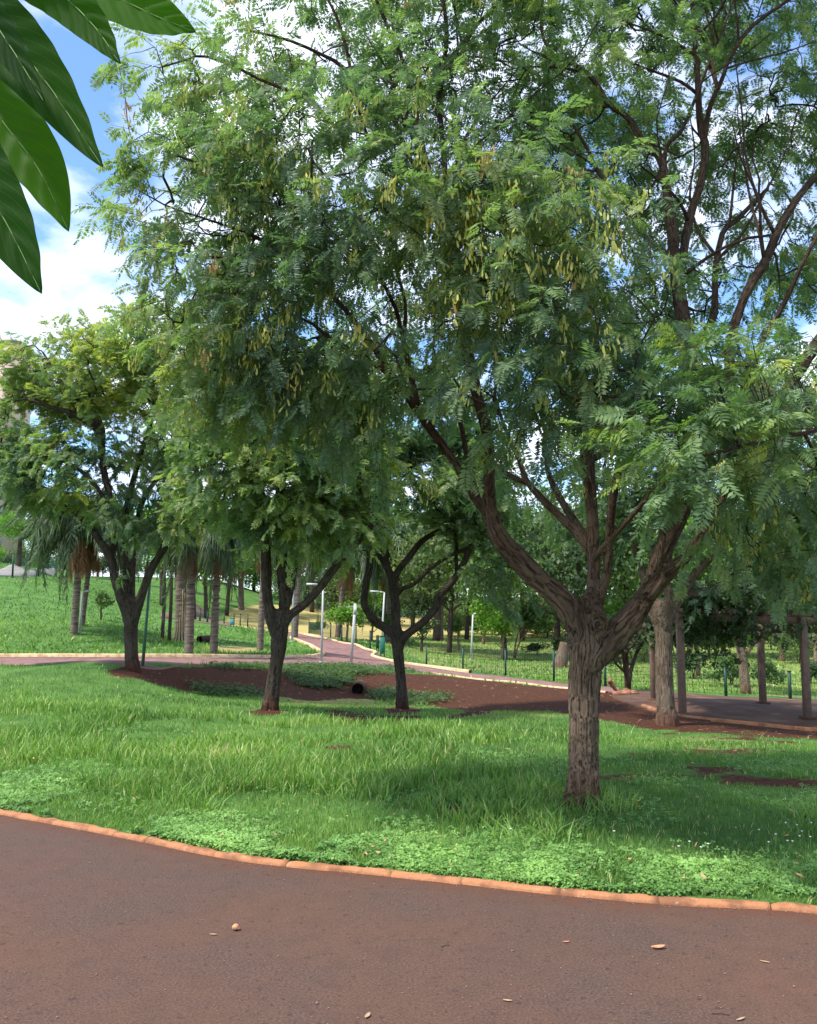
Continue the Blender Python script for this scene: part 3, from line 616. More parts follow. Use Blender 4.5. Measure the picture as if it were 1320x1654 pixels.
def build_tree(name, label, cat, limbs_spec, E, n_clusters, opt, group=None):
    o = dict(voxel=.03, bark='bark_dark', leaf='leaf_mid', tmpl=TF, per=6, lsize=.22, tl=.4, seed=1, freq=.8, thr=.42, tip=.005, amp=.012, ffreq=16., shell=.35, tint=(.35, .2), pods=0, podsel=None, maxr=.05, flare=True, cap=2, tintf=None); o.update(opt)
    rng = np.random.default_rng(o['seed'])
    limbs = [limb_curve(s) for s in limbs_spec]
    base = limbs[0][0][0].copy(); base[2] = zg(base[0], base[1]); root = thing(name, label, cat, base, group)
    if o['flare']:
        p0, r0 = limbs[0]
        for a in np.linspace(0, 2 * pi, 6, endpoint=False) + rng.uniform(0, 1):
            r = r0[0]; q = np.array([cos(a), sin(a), 0.]); limbs.append((catmull([p0[0] + q * r * 1.22 + [0, 0, -.06], p0[0] + q * r * .95 + [0, 0, .08], p0[0] + q * r * .55 + [0, 0, .35 + r * .5]], 8), np.linspace(r * .24, r * .22, 8)))
    make_wood(root, limbs, o['voxel'], M[o['bark']], amp=o['amp'], freq=o['ffreq'], thin=max(.02, o['voxel'] * 1.3))
    ln = np.vstack([l[0][len(l[0])//3:] for l in limbs[1:len(limbs_spec)]]); lr = np.concatenate([l[1][len(l[0])//3:] for l in limbs[1:len(limbs_spec)]])
    tg = in_ellipsoids(E, n_clusters, rng, o['freq'], o['thr'], o['shell'])
    PA, par, rad, tip, nl = grow(ln, lr, tg, o['tip'], o['seed'], maxr=o['maxr'])
    tw = MB(); idx = np.arange(nl, len(PA)); pr = par[idx]; ra = np.minimum(rad[pr], rad[idx] * 1.35)
    big = rad[idx] > .012
    prisms(tw, PA[pr][big], PA[idx][big], ra[big], rad[idx][big], 6); prisms(tw, PA[pr][~big], PA[idx][~big], ra[~big], rad[idx][~big], 3)
    fol = MB(); ctr = ln.mean(0); pd = norm(PA[tip] - PA[par[tip]]); out = norm(PA[tip] - ctr)
    d = norm(pd * .6 + out * .6 + np.array([0, 0, -.15]))
    tn = np.clip(rng.normal(o['tint'][0], o['tint'][1] * .4, len(tip)) + (fbm(PA[tip] * 1.1, 5, 2) - .5) * o['tint'][1] * 3, 0, .95)
    if o['tintf'] is not None: tn = np.clip(tn + o['tintf'](PA[tip]), 0, .97)
    sprays(fol, tw, PA[tip], d, o['per'], o['tmpl'], o['lsize'], o['tl'], tn, rng, o['tip'] * .8)
    tw.build('twigs', M['twig'], root, kind='stuff'); fol.build('crown', M[o['leaf']], root, kind='stuff')
    if o['pods']:
        pb = MB(); px, py = project(PA[tip]); w = o['podsel'](px, py, PA[tip]); k = np.where(rng.uniform(size=len(tip)) < w * o['pods'])[0]
        pods(pb, PA[tip][k] + d[k] * o['tl'] * .5, rng, o.get('podsize', .058)); pb.build('seed_pods', M['pod'], root, kind='stuff')
    return root
def pods(mb, at, rng, size=.058):
    n = len(at); per = 26; idx = np.repeat(np.arange(n), per); q = at[idx] + rng.normal(0, 1, (n * per, 3)) * np.array([.035, .035, .03]); q[:, 2] -= rng.uniform(0, .15, n * per)
    X = norm(np.array([0, 0, -1.]) + rng.normal(0, .25, (n * per, 3))); Z = norm(rng.normal(size=(n * per, 3))); t = np.clip(rng.normal(.5, .2, n)[idx] + rng.normal(0, .12, n * per), 0, 1)
    tm = [(np.array([[0, 0, 0], [.3, .13, .02], [.3, -.10, -.02], [.75, .20, .0], [.8, -.06, .03], [1, .09, 0]], float), np.array([[0, 1, 2, 2], [1, 3, 4, 2], [3, 5, 4, 4]]), np.zeros(6))]
    V, Q, T = tm[0]; Y = norm(np.cross(Z, X)); Zz = np.cross(X, Y); scl = size * rng.uniform(.7, 1.2, n * per)
    W = q[:, None] + scl[:, None, None] * (V[None, :, 0:1] * X[:, None] + V[None, :, 1:2] * Y[:, None] + V[None, :, 2:3] * Zz[:, None])
    m_ = n * per; off = (np.arange(m_) * 6)[:, None]
    mb.add(W.reshape(-1, 3), np.concatenate([np.array([[0, 1, 2]]) + off, np.array([[3, 5, 4]]) + off]), np.array([[1, 3, 4, 2]]) + off, np.repeat(t, 6))

# ------------------------------------------------------------------ the five yellow-podded trees
def L_(pts_, d0, d1=None):
    """(px,py,r) list with depth running d0..d1"""
    d1 = d0 if d1 is None else d1; n = len(pts_)
    return [(a[0], a[1], a[2], d0 + (d1 - d0) * i / max(n - 1, 1)) for i, a in enumerate(pts_)]
D1 = 7.35
big_limbs = [
 L_([(943,1325,33),(943,1302,31),(944,1270,28),(945,1200,26),(945,1140,26),(946,1090,29),(950,1050,34),(952,1010,36),(950,985,30)], D1),
 L_([(950,1040,24),(930,1000,23),(910,968,20),(872,937,18),(833,899,18),(806,866,17),(793,830,15),(790,795,11),(790,740,10.5),(786,695,10),(775,650,10),(762,600,10),(752,550,11),(742,490,12),(730,440,11),(716,385,9),(700,310,7),(684,240,6),(668,160,5),(650,95,4.5),(625,40,4),(600,-20,3.5)], D1, 6.6),
 L_([(796,838,10),(774,812,9),(755,782,8.5),(735,748,8),(712,715,7.5),(680,672,7.5),(655,635,7),(635,608,7),(605,562,6.5),(570,515,6),(535,475,5.2),(495,440,5),(455,412,5),(415,383,4),(370,366,3),(322,350,2.5),(266,331,2),(200,292,1.2)], 7.15, 6.9),
 L_([(772,806,7),(764,775,6),(755,740,6),(748,700,5),(735,640,4)], 7.2, 7.5),
 L_([(635,608,6),(600,585,5),(570,567,5),(535,547,4),(500,520,3),(450,500,2)], 7.0, 7.3),
 L_([(680,672,6),(665,610,6),(652,550,5),(640,500,5),(615,450,4),(590,410,3),(560,360,2.5)], 7.0, 6.6),
 L_([(652,550,5),(655,490,4),(640,430,4),(640,380,3),(630,320,3)], 7.0, 7.6),
 L_([(700,310,5),(665,260,5),(640,200,5),(630,160,4),(655,105,4),(680,40,3)], 6.8, 7.4),
 L_([(600,240,4),(570,150,5),(556,110,5),(520,88,4),(470,66,3.5),(425,54,3),(395,48,2)], 7.2, 6.8),
 L_([(575,160,4),(560,80,4),(545,30,3.5),(525,-10,3)], 7.2, 7.3),
 L_([(560,230,5),(520,180,4.5),(478,150,4),(430,133,3.5),(380,108,3.5),(328,90,3),(300,97,2.5),(262,108,2)], 7.0, 6.8),
 L_([(955,1015,22),(957,985,16),(960,940,13),(960,890,12),(957,830,11),(953,780,11),(949,735,12),(945,690,8),(935,640,7),(925,590,6),(905,520,5),(890,450,4)], D1, 7.6),
 L_([(949,745,8),(968,736,7),(985,725,6),(1002,708,5),(1015,670,4),(1030,620,3)], 7.5, 7.8),
 L_([(957,900,8),(932,862,8),(905,834,8),(872,802,7),(850,775,6),(838,740,5),(815,690,4),(800,640,3)], 7.5, 8.2),
 L_([(952,880,7),(935,850,7),(915,822,7),(900,795,7),(885,760,5),(880,700,4)], 7.5, 8.6),
 L_([(850,780,5),(822,768,4.5),(800,748,4),(770,735,3)], 8.0, 8.4),
 L_([(968,975,9),(980,930,9),(985,870,8.5),(989,815,8.5),(998,765,8),(1008,720,6),(1020,660,5)], D1, 7.0),
 L_([(960,905,6),(980,877,5.5),(1018,838,5),(1045,805,4.5),(1062,785,4.5),(1095,776,3.5),(1130,765,2.5)], 7.3, 6.9),
 L_([(1060,925,7),(1070,870,7),(1070,810,7),(1070,740,6.5),(1074,690,5),(1085,640,4)], 7.2, 7.2),
 L_([(955,1065,26),(985,1035,27),(1012,1008,25),(1036,975,21),(1054,940,18),(1065,905,17),(1082,865,16),(1102,825,15),(1118,780,14),(1122,720,14),(1118,660,14),(1114,600,14),(1108,550,15),(1102,505,15),(1092,440,13),(1085,360,11),(1076,300,10),(1067,255,9),(1040,232,8),(1015,190,7),(985,170,6),(960,130,6),(930,105,5),(895,90,4),(875,50,4),(878,-10,3)], D1, 7.9),
 L_([(1100,440,11),(1104,410,10),(1115,350,10),(1131,300,9),(1140,240,9),(1131,200,8),(1127,125,7),(1122,50,6),(1117,-20,5)], 7.7, 8.2),
 L_([(1136,250,6),(1143,190,6),(1152,160,6),(1166,130,5),(1180,92,5),(1212,45,5),(1262,8,4),(1320,-30,2.5)], 8.0, 7.6),
 L_([(1096,450,7),(1085,415,6),(1045,388,6),(1010,340,5.5),(985,305,5),(965,275,4.5),(948,238,4),(925,200,3)], 7.7, 7.3),
 L_([(1072,280,5),(1078,235,5),(1098,215,4.5),(1115,180,4),(1150,90,3.5),(1178,20,2.6),(1195,-50,1.5)], 7.8, 8.1),
 L_([(1104,445,5),(1130,425,4),(1160,405,3.5),(1200,386,3.5),(1245,380,3)], 7.7, 7.4),
 L_([(1118,560,8),(1150,520,8),(1155,480,7.5),(1156,435,7),(1168,375,6.5),(1190,355,6),(1215,330,5),(1240,305,4.5)], 7.9, 8.4),
 L_([(1045,965,16),(1070,935,15),(1098,908,13),(1128,875,12),(1152,835,11),(1172,795,10),(1200,740,10),(1240,680,10),(1290,600,11),(1330,540,11),(1400,450,9),(1450,350,6)], D1, 6.9),
 L_([(1172,795,8),(1180,720,8),(1180,640,8),(1180,560,9),(1192,510,10),(1210,465,10),(1236,422,10),(1262,362,9),(1296,310,8),(1330,270,7),(1380,180,5)], 7.2, 7.8),
 L_([(1205,640,6),(1230,555,6),(1262,500,6),(1290,440,5),(1320,380,4)], 7.4, 7.1),
 L_([(752,520,6),(735,440,5),(722,300,6),(712,190,6),(710,140,6),(718,95,5.5),(722,50,5),(715,-10,4)], 6.9, 7.8),
 L_([(712,145,5),(728,100,5),(760,52,4.5),(800,10,4)], 7.5, 7.7),
 L_([(1330,695,0),(1250,706,0)], 5, 5)]
big_limbs = big_limbs[:-1] + [L_([(1400,450,8),(1450,560,6),(1420,640,5),(1320,694,4.5),(1250,706,4),(1195,722,3.6),(1130,737,3),(1080,742,2)], 6.6, 4.9)]
def sub_limbs(specs, rng, per=4):
    out = []
    for sp in specs:
        A = np.array(sp, float)
        for k in range(per):
            f = rng.uniform(.15, .9) * (len(A) - 1); i = int(f); q = A[i] + (A[i + 1] - A[i]) * (f - i); dv = A[i + 1][:2] - A[i][:2]; dv = dv / max(np.hypot(*dv), 1)
            a = rng.choice([-1, 1]) * rng.uniform(.45, .95); dr = np.array([dv[0] * cos(a) - dv[1] * sin(a), dv[0] * sin(a) + dv[1] * cos(a)]); bend = rng.uniform(-.5, .3) * -np.sign(a); L0 = rng.uniform(120, 240); dd = rng.normal(0, .5); pts_ = []
            for j in range(5):
                g_ = j / 4; an = bend * g_; d2 = np.array([dr[0] * cos(an) - dr[1] * sin(an), dr[0] * sin(an) + dr[1] * cos(an)]) + np.array([0, -.25 * g_]); pts_.append((q[0] + d2[0] * L0 * g_ + rng.normal(0, 5) * (j > 0), q[1] + d2[1] * L0 * g_, max(1.3, min(q[2] * .6, 4.6) * (1 - .72 * g_)), q[3] + dd * g_))
            out.append(pts_)
    return out
_up = [l for l in big_limbs if min(a[1] for a in l) < 330 and max(a[0] for a in l) > 640]
big_limbs += sub_limbs([[(a[0], a[1], a[2], a[3]) for a in l if a[1] < 500] for l in _up if sum(a[1] < 500 for a in l) > 2], np.random.default_rng(8), 4)
bigE = [(420,170,7.0,.95,.9,.75,1.0),(280,110,6.8,.45,.4,.22,1.0),(345,320,6.8,.75,.8,.6,1.3),(230,300,6.8,.35,.4,.22,.9),(360,510,6.8,.75,.9,.65,1.4),(520,560,6.9,.9,.9,.7,1.6),(480,350,7.4,.9,.7,.9,1.2),
        (560,300,6.4,1.0,.8,.9,1.3),(700,330,5.9,1.1,.6,1.0,1.7),(860,440,5.8,.95,.6,1.1,1.6),(900,640,5.9,.6,.5,.42,1.8),(700,60,7.3,1.7,1.4,.8,.9),(560,640,7.0,.7,.9,.38,1.1),(420,600,7.1,.7,.9,.4,1.0),
        (680,700,7.2,.45,.5,.35,.9),(1080,170,9.2,2.2,.7,1.3,.85),(1290,330,8.9,1.0,.7,1.5,1.0),(980,60,7.2,.9,.5,.5,.7),(1270,80,8.2,.8,.6,.6,.8),(1290,450,8.0,.8,.5,.5,.9),(1120,-60,8.0,1.8,1.2,.35,1.3),(1000,330,9.0,1.2,.7,1.2,.8),(950,500,8.6,1.6,.8,.9,1.1),(1220,640,6.3,1.0,.7,.42,1.7),(1080,600,6.2,.7,.5,.38,1.6),(1280,800,6.4,.8,.8,.6,1.4),(1130,860,6.3,.15,.2,.22,.9),(1235,870,6.3,.5,.5,.26,1.2),
        (800,520,8.8,1.5,.6,1.0,1.1),(600,-170,7.2,2.0,1.8,.6,.7),(1050,-150,8.2,2.4,1.8,.7,.9),(1480,650,7,.8,1.4,1.8,.5),(1500,250,8,1,1.5,1.4,.4),(900,180,8.2,.9,.8,.8,.7),(870,760,8.8,.8,.5,.4,.8)]
def pod_where(px, py, p):
    w = np.zeros(len(px)) + .12
    for ex, ey, rx, ry, v in [(640,260,200,80,.55),(850,370,170,110,1.0),(760,440,90,60,1.0),(560,430,120,90,.35),(400,520,170,120,.45),(880,600,160,160,.35),(820,760,80,60,.6),(330,250,170,150,.45),(1260,830,120,60,.6)]:
        w = np.maximum(w, v * (np.sqrt(((px-ex)/rx)**2 + ((py-ey)/ry)**2) < 1))
    return w * (p[:, 1] < 7.4)
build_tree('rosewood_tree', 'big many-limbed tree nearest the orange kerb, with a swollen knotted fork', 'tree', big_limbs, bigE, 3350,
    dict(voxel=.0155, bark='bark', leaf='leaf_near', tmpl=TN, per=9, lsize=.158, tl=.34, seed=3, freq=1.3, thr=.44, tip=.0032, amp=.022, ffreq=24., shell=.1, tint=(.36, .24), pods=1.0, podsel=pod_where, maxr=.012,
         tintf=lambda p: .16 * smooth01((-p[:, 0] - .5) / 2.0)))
# fresh spray hanging in from the right, on the limb that turns back toward the viewer
big_tree = [o for o in bpy.data.objects if o.name == 'rosewood_tree'][0]
def extra_spray(root):
    rng = np.random.default_rng(5); fol = MB(); tw = MB(); N = []
    for px, py, d in [(1290,640,5.1),(1240,660,5.0),(1190,640,5.0),(1230,600,5.2),(1280,590,5.2),(1310,700,5.1),(1180,690,4.9),(1130,700,4.9),(1090,690,4.9),(1040,690,5.0),(1010,680,5.0),(1050,730,4.9),(1100,745,4.8),(1150,740,4.8),(1160,770,4.8),(1110,800,4.8),(1150,560,5.2),(1180,540,5.2),(1120,590,5.3),(1210,720,4.9),(1260,735,5.0),(1300,660,4.9),(1170,600,5.1),(1250,560,5.3),(1310,560,5.2)]:
        for k in range(2): N.append(P(px + rng.normal(0, 18), py + rng.normal(0, 12), d + rng.normal(0, .1)))
    N = np.array(N); src = np.array([P(a, b, c) for a, b, c in [(1400,640,5.6),(1320,694,5.3),(1250,706,5.2),(1195,722,5.1),(1130,737,5.0),(1100,741,4.95)]])
    k = np.array([np.argmin(((src - n) ** 2).sum(1) + np.where(src[:, 0] < n[0], .3, 0)) for n in N]); prisms(tw, src[k], N, np.full(len(N), .004), np.full(len(N), .0028), 4)
    sprays(fol, tw, N, norm(np.array([-1, -.1, -.1]) + rng.normal(0, .3, (len(N), 3))), 8, TN, .175, .30, np.clip(rng.normal(.5, .22, len(N)), 0, 1), rng, .0028)
    fol.build('leaf_spray', M['leaf_fresh'], root, kind='stuff'); tw.build('twigs', M['twig'], root, kind='stuff')
extra_spray(big_tree)
# the grown-over knot and the small burr rings on the fork
def knot(root, px, py, d, r):
    c = P(px, py, d); b = MB(); a = np.linspace(0, 2 * pi, 15); q = np.stack([np.cos(a) * r, a * 0, np.sin(a) * r * .95], -1) + c
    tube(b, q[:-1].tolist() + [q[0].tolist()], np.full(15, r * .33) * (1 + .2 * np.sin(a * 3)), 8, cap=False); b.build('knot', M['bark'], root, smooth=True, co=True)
    b = MB(); tube(b, [c + [0, .03, 0], c + [0, -.0, 0]], r * .75, 10); b.build('knot_hollow', M['twig'], root)
knot(big_tree, 966, 1008, 7.09, .034)

build_tree('leaning_trunk_tree', 'bent dark trunk on the grass left of the drain mouth, one limb reaching right', 'tree',
 [L_([(436,1165,17),(437,1148,15),(443,1100,13),(449,1060,13),(452,1025,16),(452,1000,16),(452,985,12)], 17),
  L_([(450,1030,12),(440,1005,11),(435,985,10),(431,943,9.5),(429,892,9),(428,850,8),(420,790,7),(395,730,6),(370,690,5),(350,640,4)], 17, 16.6),
  L_([(455,1015,10),(459,982,9),(456,938,9.5),(455,880,10),(452,840,9),(455,780,8),(465,720,7),(475,660,5),(470,600,3)], 17, 17.2),
  L_([(462,985,7),(470,955,6),(475,925,5.5),(483,897,5),(500,850,5),(530,790,4),(550,740,3)], 17, 17.6),
  L_([(455,1020,9),(468,995,8.5),(491,977,8),(514,953,8),(537,922,7.5),(565,890,6),(600,850,5),(630,800,3)], 17, 16.6),
  L_([(420,790,5),(380,770,5),(340,760,4),(310,740,3)], 16.8, 16.2)],
 [(420,770,16.8,1.55,1.5,1.0,1.0),(350,740,16.5,.8,1.0,.7,1.0),(500,760,16.8,1.5,1.6,1.3,1.0),(470,650,17,1.7,1.8,.9,.9),(330,690,16,.6,.7,.4,1.0),(560,850,16.6,.7,.8,.5,1.0),(440,870,16.2,.5,.5,.35,.8)],
 1000, dict(voxel=.028, seed=11, leaf='leaf_near', tint=(.58, .25), lsize=.235, tl=.5, per=8, amp=.016, ffreq=16))
build_tree('goblet_tree', 'dark goblet-shaped tree with two looping side limbs, right of the drain pipe', 'tree',
 [L_([(650,1160,13),(650,1145,12),(648,1096,9.5),(644,1060,10),(642,1030,12),(640,1010,9),(639,980,8.5),(635,950,7),(628,925,5),(615,905,4.5),(600,885,4)], 20),
  L_([(644,1045,9),(636,1025,8.5),(620,1013,8),(604,1001,7.5),(592,985,7),(588,970,7),(592,940,7),(598,908,7),(595,870,6.5),(588,830,5),(575,780,4)], 20, 19.6),
  L_([(637,965,7),(640,929,7),(657,905,6.5),(679,877,6),(700,862,5),(722,853,5),(760,845,4)], 20, 20.2),
  L_([(643,960,4.5),(652,950,4.5),(669,944,4),(695,919,4),(726,898,4),(759,885,4),(790,880,2.5)], 20, 19.5),
  L_([(645,1045,9),(654,1028,8.5),(682,1006,8),(704,982,7.5),(711,960,7),(726,945,7),(744,920,6.5),(757,890,6),(765,850,5),(775,800,4)], 20, 19.5),
  L_([(738,930,4),(737,900,4),(737,877,4),(730,840,4)], 19.8, 19.8),
  L_([(636,945,5),(625,905,5),(618,870,5),(622,820,5),(630,760,4),(640,700,3)], 20, 20.2),
  L_([(628,925,4),(614,890,4),(602,872,4),(590,850,3)], 20, 20)],
 [(660,790,20,2.2,2.0,1.15,1.0),(600,770,19.6,1.2,1.4,1.1,1.0),(740,800,19.8,1.2,1.5,.9,1.0),(560,860,19.6,.55,.6,.6,1.0),(650,680,20,2.0,2.0,1.0,.9),(800,900,19.5,.9,.8,.65,1.0),(840,970,19.8,.5,.5,.3,.8),(700,850,21.5,1.3,.7,.4,.6)],
 1150, dict(voxel=.03, seed=12, leaf='leaf_near', bark='bark_dark', tint=(.28, .25), lsize=.25, tl=.5, per=8, amp=.012))
build_tree('forked_tree', 'tree with reddish foot and V-shaped fork beside the slim green pole', 'tree',
 [L_([(214,1098,16),(214,1082,14),(213,1060,12.5),(212,1030,12),(212,1000,14),(212,980,14),(211,965,11)], 22),
  L_([(210,1010,10),(203,985,9),(195,965,8.5),(186,935,8),(177,899,8),(157,867,7),(138,843,6.5),(110,817,6),(85,797,6),(57,784,5.5),(20,772,4),(-20,765,3)], 22, 21.4),
  L_([(177,902,7),(184,880,6.5),(190,855,6),(180,810,6),(168,760,6),(164,720,7),(164,690,6),(150,660,4),(140,620,3)], 22, 22),
  L_([(210,975,7),(205,940,7),(202,905,7),(200,855,7),(210,800,6),(225,740,5),(245,680,4),(260,620,3)], 22.2, 22.6),
  L_([(213,970,6),(214,930,5.5),(216,890,5.5),(220,850,5.5),(235,800,5),(270,750,4),(290,690,3)], 22.2, 23),
  L_([(214,1010,10),(222,985,9),(233,950,8),(246,917,7.5),(262,890,7),(285,850,6),(310,800,5),(320,740,4)], 22, 21.6),
  L_([(164,700,5),(140,682,5),(116,667,5),(80,657,4),(45,645,3)], 22, 21.6),
  L_([(164,710,5),(130,650,4),(105,625,4),(92,606,3),(70,570,2)], 22, 21.8),
  L_([(190,855,5),(165,800,4),(130,760,4),(90,740,3)], 22, 21.5)],
 [(140,600,22,2.2,2.0,.95,1.0),(60,620,21.8,1.2,1.3,.6,1.0),(250,560,22,1.6,1.6,.8,1.0),(110,760,21.5,1.8,1.6,.75,1.0),(20,740,21.6,1.0,1.2,.9,1.0),(240,810,21.5,1.3,1.2,.9,1.0),(200,690,22.6,2.2,1.5,1.0,.8),(280,680,22,.9,1.2,1.2,.9),(-60,700,22,1.2,1.6,1.6,.6),(205,925,21.4,.22,.2,.2,.6)],
 1500, dict(voxel=.032, seed=13, leaf='leaf_near', bark='bark_dark', tint=(.45, .28), lsize=.25, tl=.5, per=8, amp=.016, tintf=lambda p: .25 * smooth01((p[:, 2] - 4.5) / 3.0)))
build_tree('pergola_side_tree', 'pale-barked tree with a lumpy top of trunk, standing against the first pergola post', 'tree',
 [L_([(1079,1188,22),(1078,1172,20),(1076,1140,16.5),(1074,1100,16),(1073,1060,15.5),(1072,1020,16),(1070,1000,20),(1068,985,21),(1070,970,16)], 17),
  L_([(1066,1000,14),(1056,985,13),(1050,965,10),(1040,930,8),(1025,880,7),(1010,800,6),(1000,720,5)], 17, 17.6),
  L_([(1076,1010,10),(1082,985,9),(1081,960,8.5),(1077,940,8),(1080,900,8),(1085,840,7),(1095,760,6),(1100,680,4)], 16.9, 17),
  L_([(1076,1000,11),(1092,975,10),(1108,950,9),(1125,925,8),(1150,900,7),(1190,860,6),(1230,810,5),(1270,760,4)], 17, 16.6),
  L_([(1095,972,7),(1112,960,6.5),(1140,955,5),(1180,930,4)], 17, 17.5)],
 [(1180,800,17,2.4,1.8,1.1,1.0),(1050,780,17.6,1.6,1.4,1.2,.8),(1260,870,17,1.1,1.3,.8,1.0),(1100,680,17.5,2.4,2.0,1.0,.8),(960,820,18,1.0,1.2,.9,.6),(1310,760,17,1.2,1.5,1.4,.8),(1150,960,16.6,.35,.4,.25,.7)],
 900, dict(voxel=.03, seed=14, leaf='leaf_near', bark='bark_pale', tint=(.22, .2), lsize=.24, tl=.5, per=7, amp=.018))

# ------------------------------------------------------------------ simple background trees: trunk with limbs, crown of leaf clumps
def crown_mesh(name, seed, mat, n=5200, size=.055, lobes=16, flat=.8, hang=0.0):
    rng = np.random.default_rng(seed); c = norm(rng.normal(size=(lobes, 3))) * rng.uniform(.25, .72, (lobes, 1)); c[:, 2] = np.abs(c[:, 2]) * flat - .12
    rr = rng.uniform(.26, .46, lobes); k = rng.integers(0, lobes, n); u = norm(rng.normal(size=(n, 3))); p = c[k] + u * rr[k][:, None] * rng.uniform(.35, 1.05, (n, 1)) ** .6
    p[:, 2] -= hang * rng.uniform(0, 1, n) ** 2; keep = fbm(p * 5 + seed, seed, 2) > .40; p = p[keep]; n = len(p)
    X = norm(rng.normal(size=(n, 3)) + np.array([0, 0, -.5])); Z = norm(rng.normal(0, .6, (n, 3)) + np.array([0, 0, 1.]) + u[keep] * .5); Y = norm(np.cross(Z, X)); s = size * rng.uniform(.6, 1.3, n)[:, None]
    V = np.stack([p, p + X * s * .5 + Y * s * .32, p + X * s, p + X * s * .45 - Y * s * .32], 1).reshape(-1, 3)
    t = np.clip(rng.normal(.45, .16, n) + (fbm(p * 2.5, seed + 5, 2) - .5) * .8, 0, 1); b = MB(); b.add(V, None, np.arange(4 * n).reshape(n, 4), np.repeat(t, 4)); return b.mesh(name, M[mat])
CM = {}
for k, m_ in enumerate(['leaf_mid', 'leaf_dark', 'leaf_bright', 'leaf_olive']):
    for v in range(3): CM[(m_, v)] = crown_mesh('crown', 50 + k * 7 + v, m_, 7000)
for k, m_ in enumerate(['leaf_mid', 'leaf_dark', 'leaf_bright']): CM[(m_, 'small')] = crown_mesh('crown', 90 + k, m_, 1700, .13, 9)
def trunk_mb(h, r, seed, bare=.35, multi=1):
    rng = np.random.default_rng(seed); b = MB(); tops = []
    for q in range(multi):
        ln = rng.normal(0, .06, 2) * h * (1 + (multi > 1) * 2.5); top = np.array([ln[0], ln[1], h * .62]); A = catmull([[0, 0, -.3], [ln[0] * .2, ln[1] * .2, h * .2], [ln[0] * .6, ln[1] * .6, h * .42], top], 9)
        tube(b, A, np.linspace(r * 1.15, r * .55, 9) / (1 if multi == 1 else 1.5), 8)
        for k in range(4 if multi == 1 else 2):
            s_ = rng.integers(3, 8); a = rng.uniform(0, 2 * pi); e = A[s_] + np.array([cos(a), sin(a), rng.uniform(.6, 1.4)]) * h * .28
            tube(b, catmull([A[s_], (A[s_] + e) / 2 + [0, 0, -.03 * h], e], 6), np.linspace(r * .45, r * .15, 6), 5)
    return b
def bg_tree(name, label, base, h, cr, leaf, v, r=.12, cz=None, group=None, bark='bark_dark', multi=1, squash=.8, seed=0, off=(0, 0)):
    t = thing(name, label, 'tree' if h > 1.8 else 'shrub', base, group)
    m_ = trunk_mb(h, r, seed, multi=multi).mesh('trunk', M[bark], None, True, True); link('trunk', m_, t)
    cz = h - cr * squash * .75 if cz is None else cz
    link('crown', CM[(leaf, v)], t, (off[0], off[1], cz), (0, 0, seed * 1.7), (cr, cr, cr * squash), kind='stuff'); return t
mid_trees = [
 # name, base px,py, crown centre px,py, crown radius px, squash, leaf, trunk r px, label, bark, multi
 ('bushy_tree', 1206,1121, 1225,930, 105,.62,'leaf_dark',1, 8,'dark bushy tree with reddish trunk growing up through the back of the pergola','bark',1,29),
 ('small_dark_tree', 1014,1114, 1022,1030, 50,1.0,'leaf_dark','small',6,'small dark tree with splayed stems behind the fork of the kerbside tree','bark_dark',3,25),
 ('young_tree', 560,1040, 560,995, 46,.8,'leaf_bright','small',2,'bright young tree by the mesh fence, left of the white sign post top','bark',1,50),
 ('young_tree', 600,1036, 606,1000, 34,.9,'leaf_mid','small',2,'small green tree behind the white sign post','bark',1,52),
 ('young_tree', 681,1053, 690,1016, 27,1.0,'leaf_dark','small',2.5,'dark little tree behind the fence just right of the goblet tree trunk','bark_dark',1,56),
 ('young_tree', 741,1050, 738,1010, 24,1.3,'leaf_mid','small',2,'thin young tree just left of the white lamp in the paddock','bark',1,56),
 ('young_tree', 811,1068, 812,1010, 52,.8,'leaf_bright','small',2.2,'light green young tree between the white lamp and the kerbside tree','bark',1,46),
 ('young_tree', 830,1064, 850,1000, 55,.9,'leaf_mid','small',2.2,'thin-stemmed young tree nearest the left limb of the kerbside tree','bark',2,50),
 ('young_tree', 780,1040, 775,985, 42,.9,'leaf_bright','small',2.5,'yellow-green young tree farther back behind the white lamp','bark',1,70),
 ('paddock_tree', 705,1035, 690,940, 70,1.0,'leaf_olive',0, 6,'olive tree with leaning trunk on the sunlit paddock behind the goblet tree','bark_dark',1,72),
 ('paddock_tree', 900,1052, 890,930, 90,.8,'leaf_dark',0, 6,'dark tree whose crown hangs behind the left limb of the kerbside tree','bark_dark',1,52),
 ('paddock_tree', 1128,1092, 1125,990, 70,.9,'leaf_mid',1, 4,'green tree beyond the fence between the two front pergola posts','bark',1,42),
 ('paddock_tree', 1265,1068, 1265,985, 60,.9,'leaf_mid',2, 4,'slender tree seen under the pergola beam','bark',1,62),
 ('paddock_tree', 1318,1075, 1325,990, 60,1.0,'leaf_mid',0, 4,'tree beyond the right-hand pergola post','bark',1,55),
 ('paddock_tree', 1170,1060, 1175,960, 80,.8,'leaf_bright',0, 4,'bright sunlit tree far beyond the pergola floor','bark',1,75),
 ('hillside_tree', 30,915, 35,850, 55,1.0,'leaf_bright',1, 4,'bright lime green tree at the top of the left slope','bark_dark',1,70),
 ('hillside_tree', -20,905, -10,850, 60,1.0,'leaf_dark',2, 5,'dark tree cut by the left edge above the hill path','bark_dark',1,66),
 ('hillside_tree', 95,910, 90,850, 50,1.0,'leaf_dark',0, 4,'dark tree on the hilltop behind the drooping palm fronds','bark_dark',1,75),
 ('slope_sapling', 163,1002, 163,970, 24,1.1,'leaf_mid','small',1.5,'dark fern-like sapling on the slope left of the V-forked trunk','bark_dark',1,38),
]
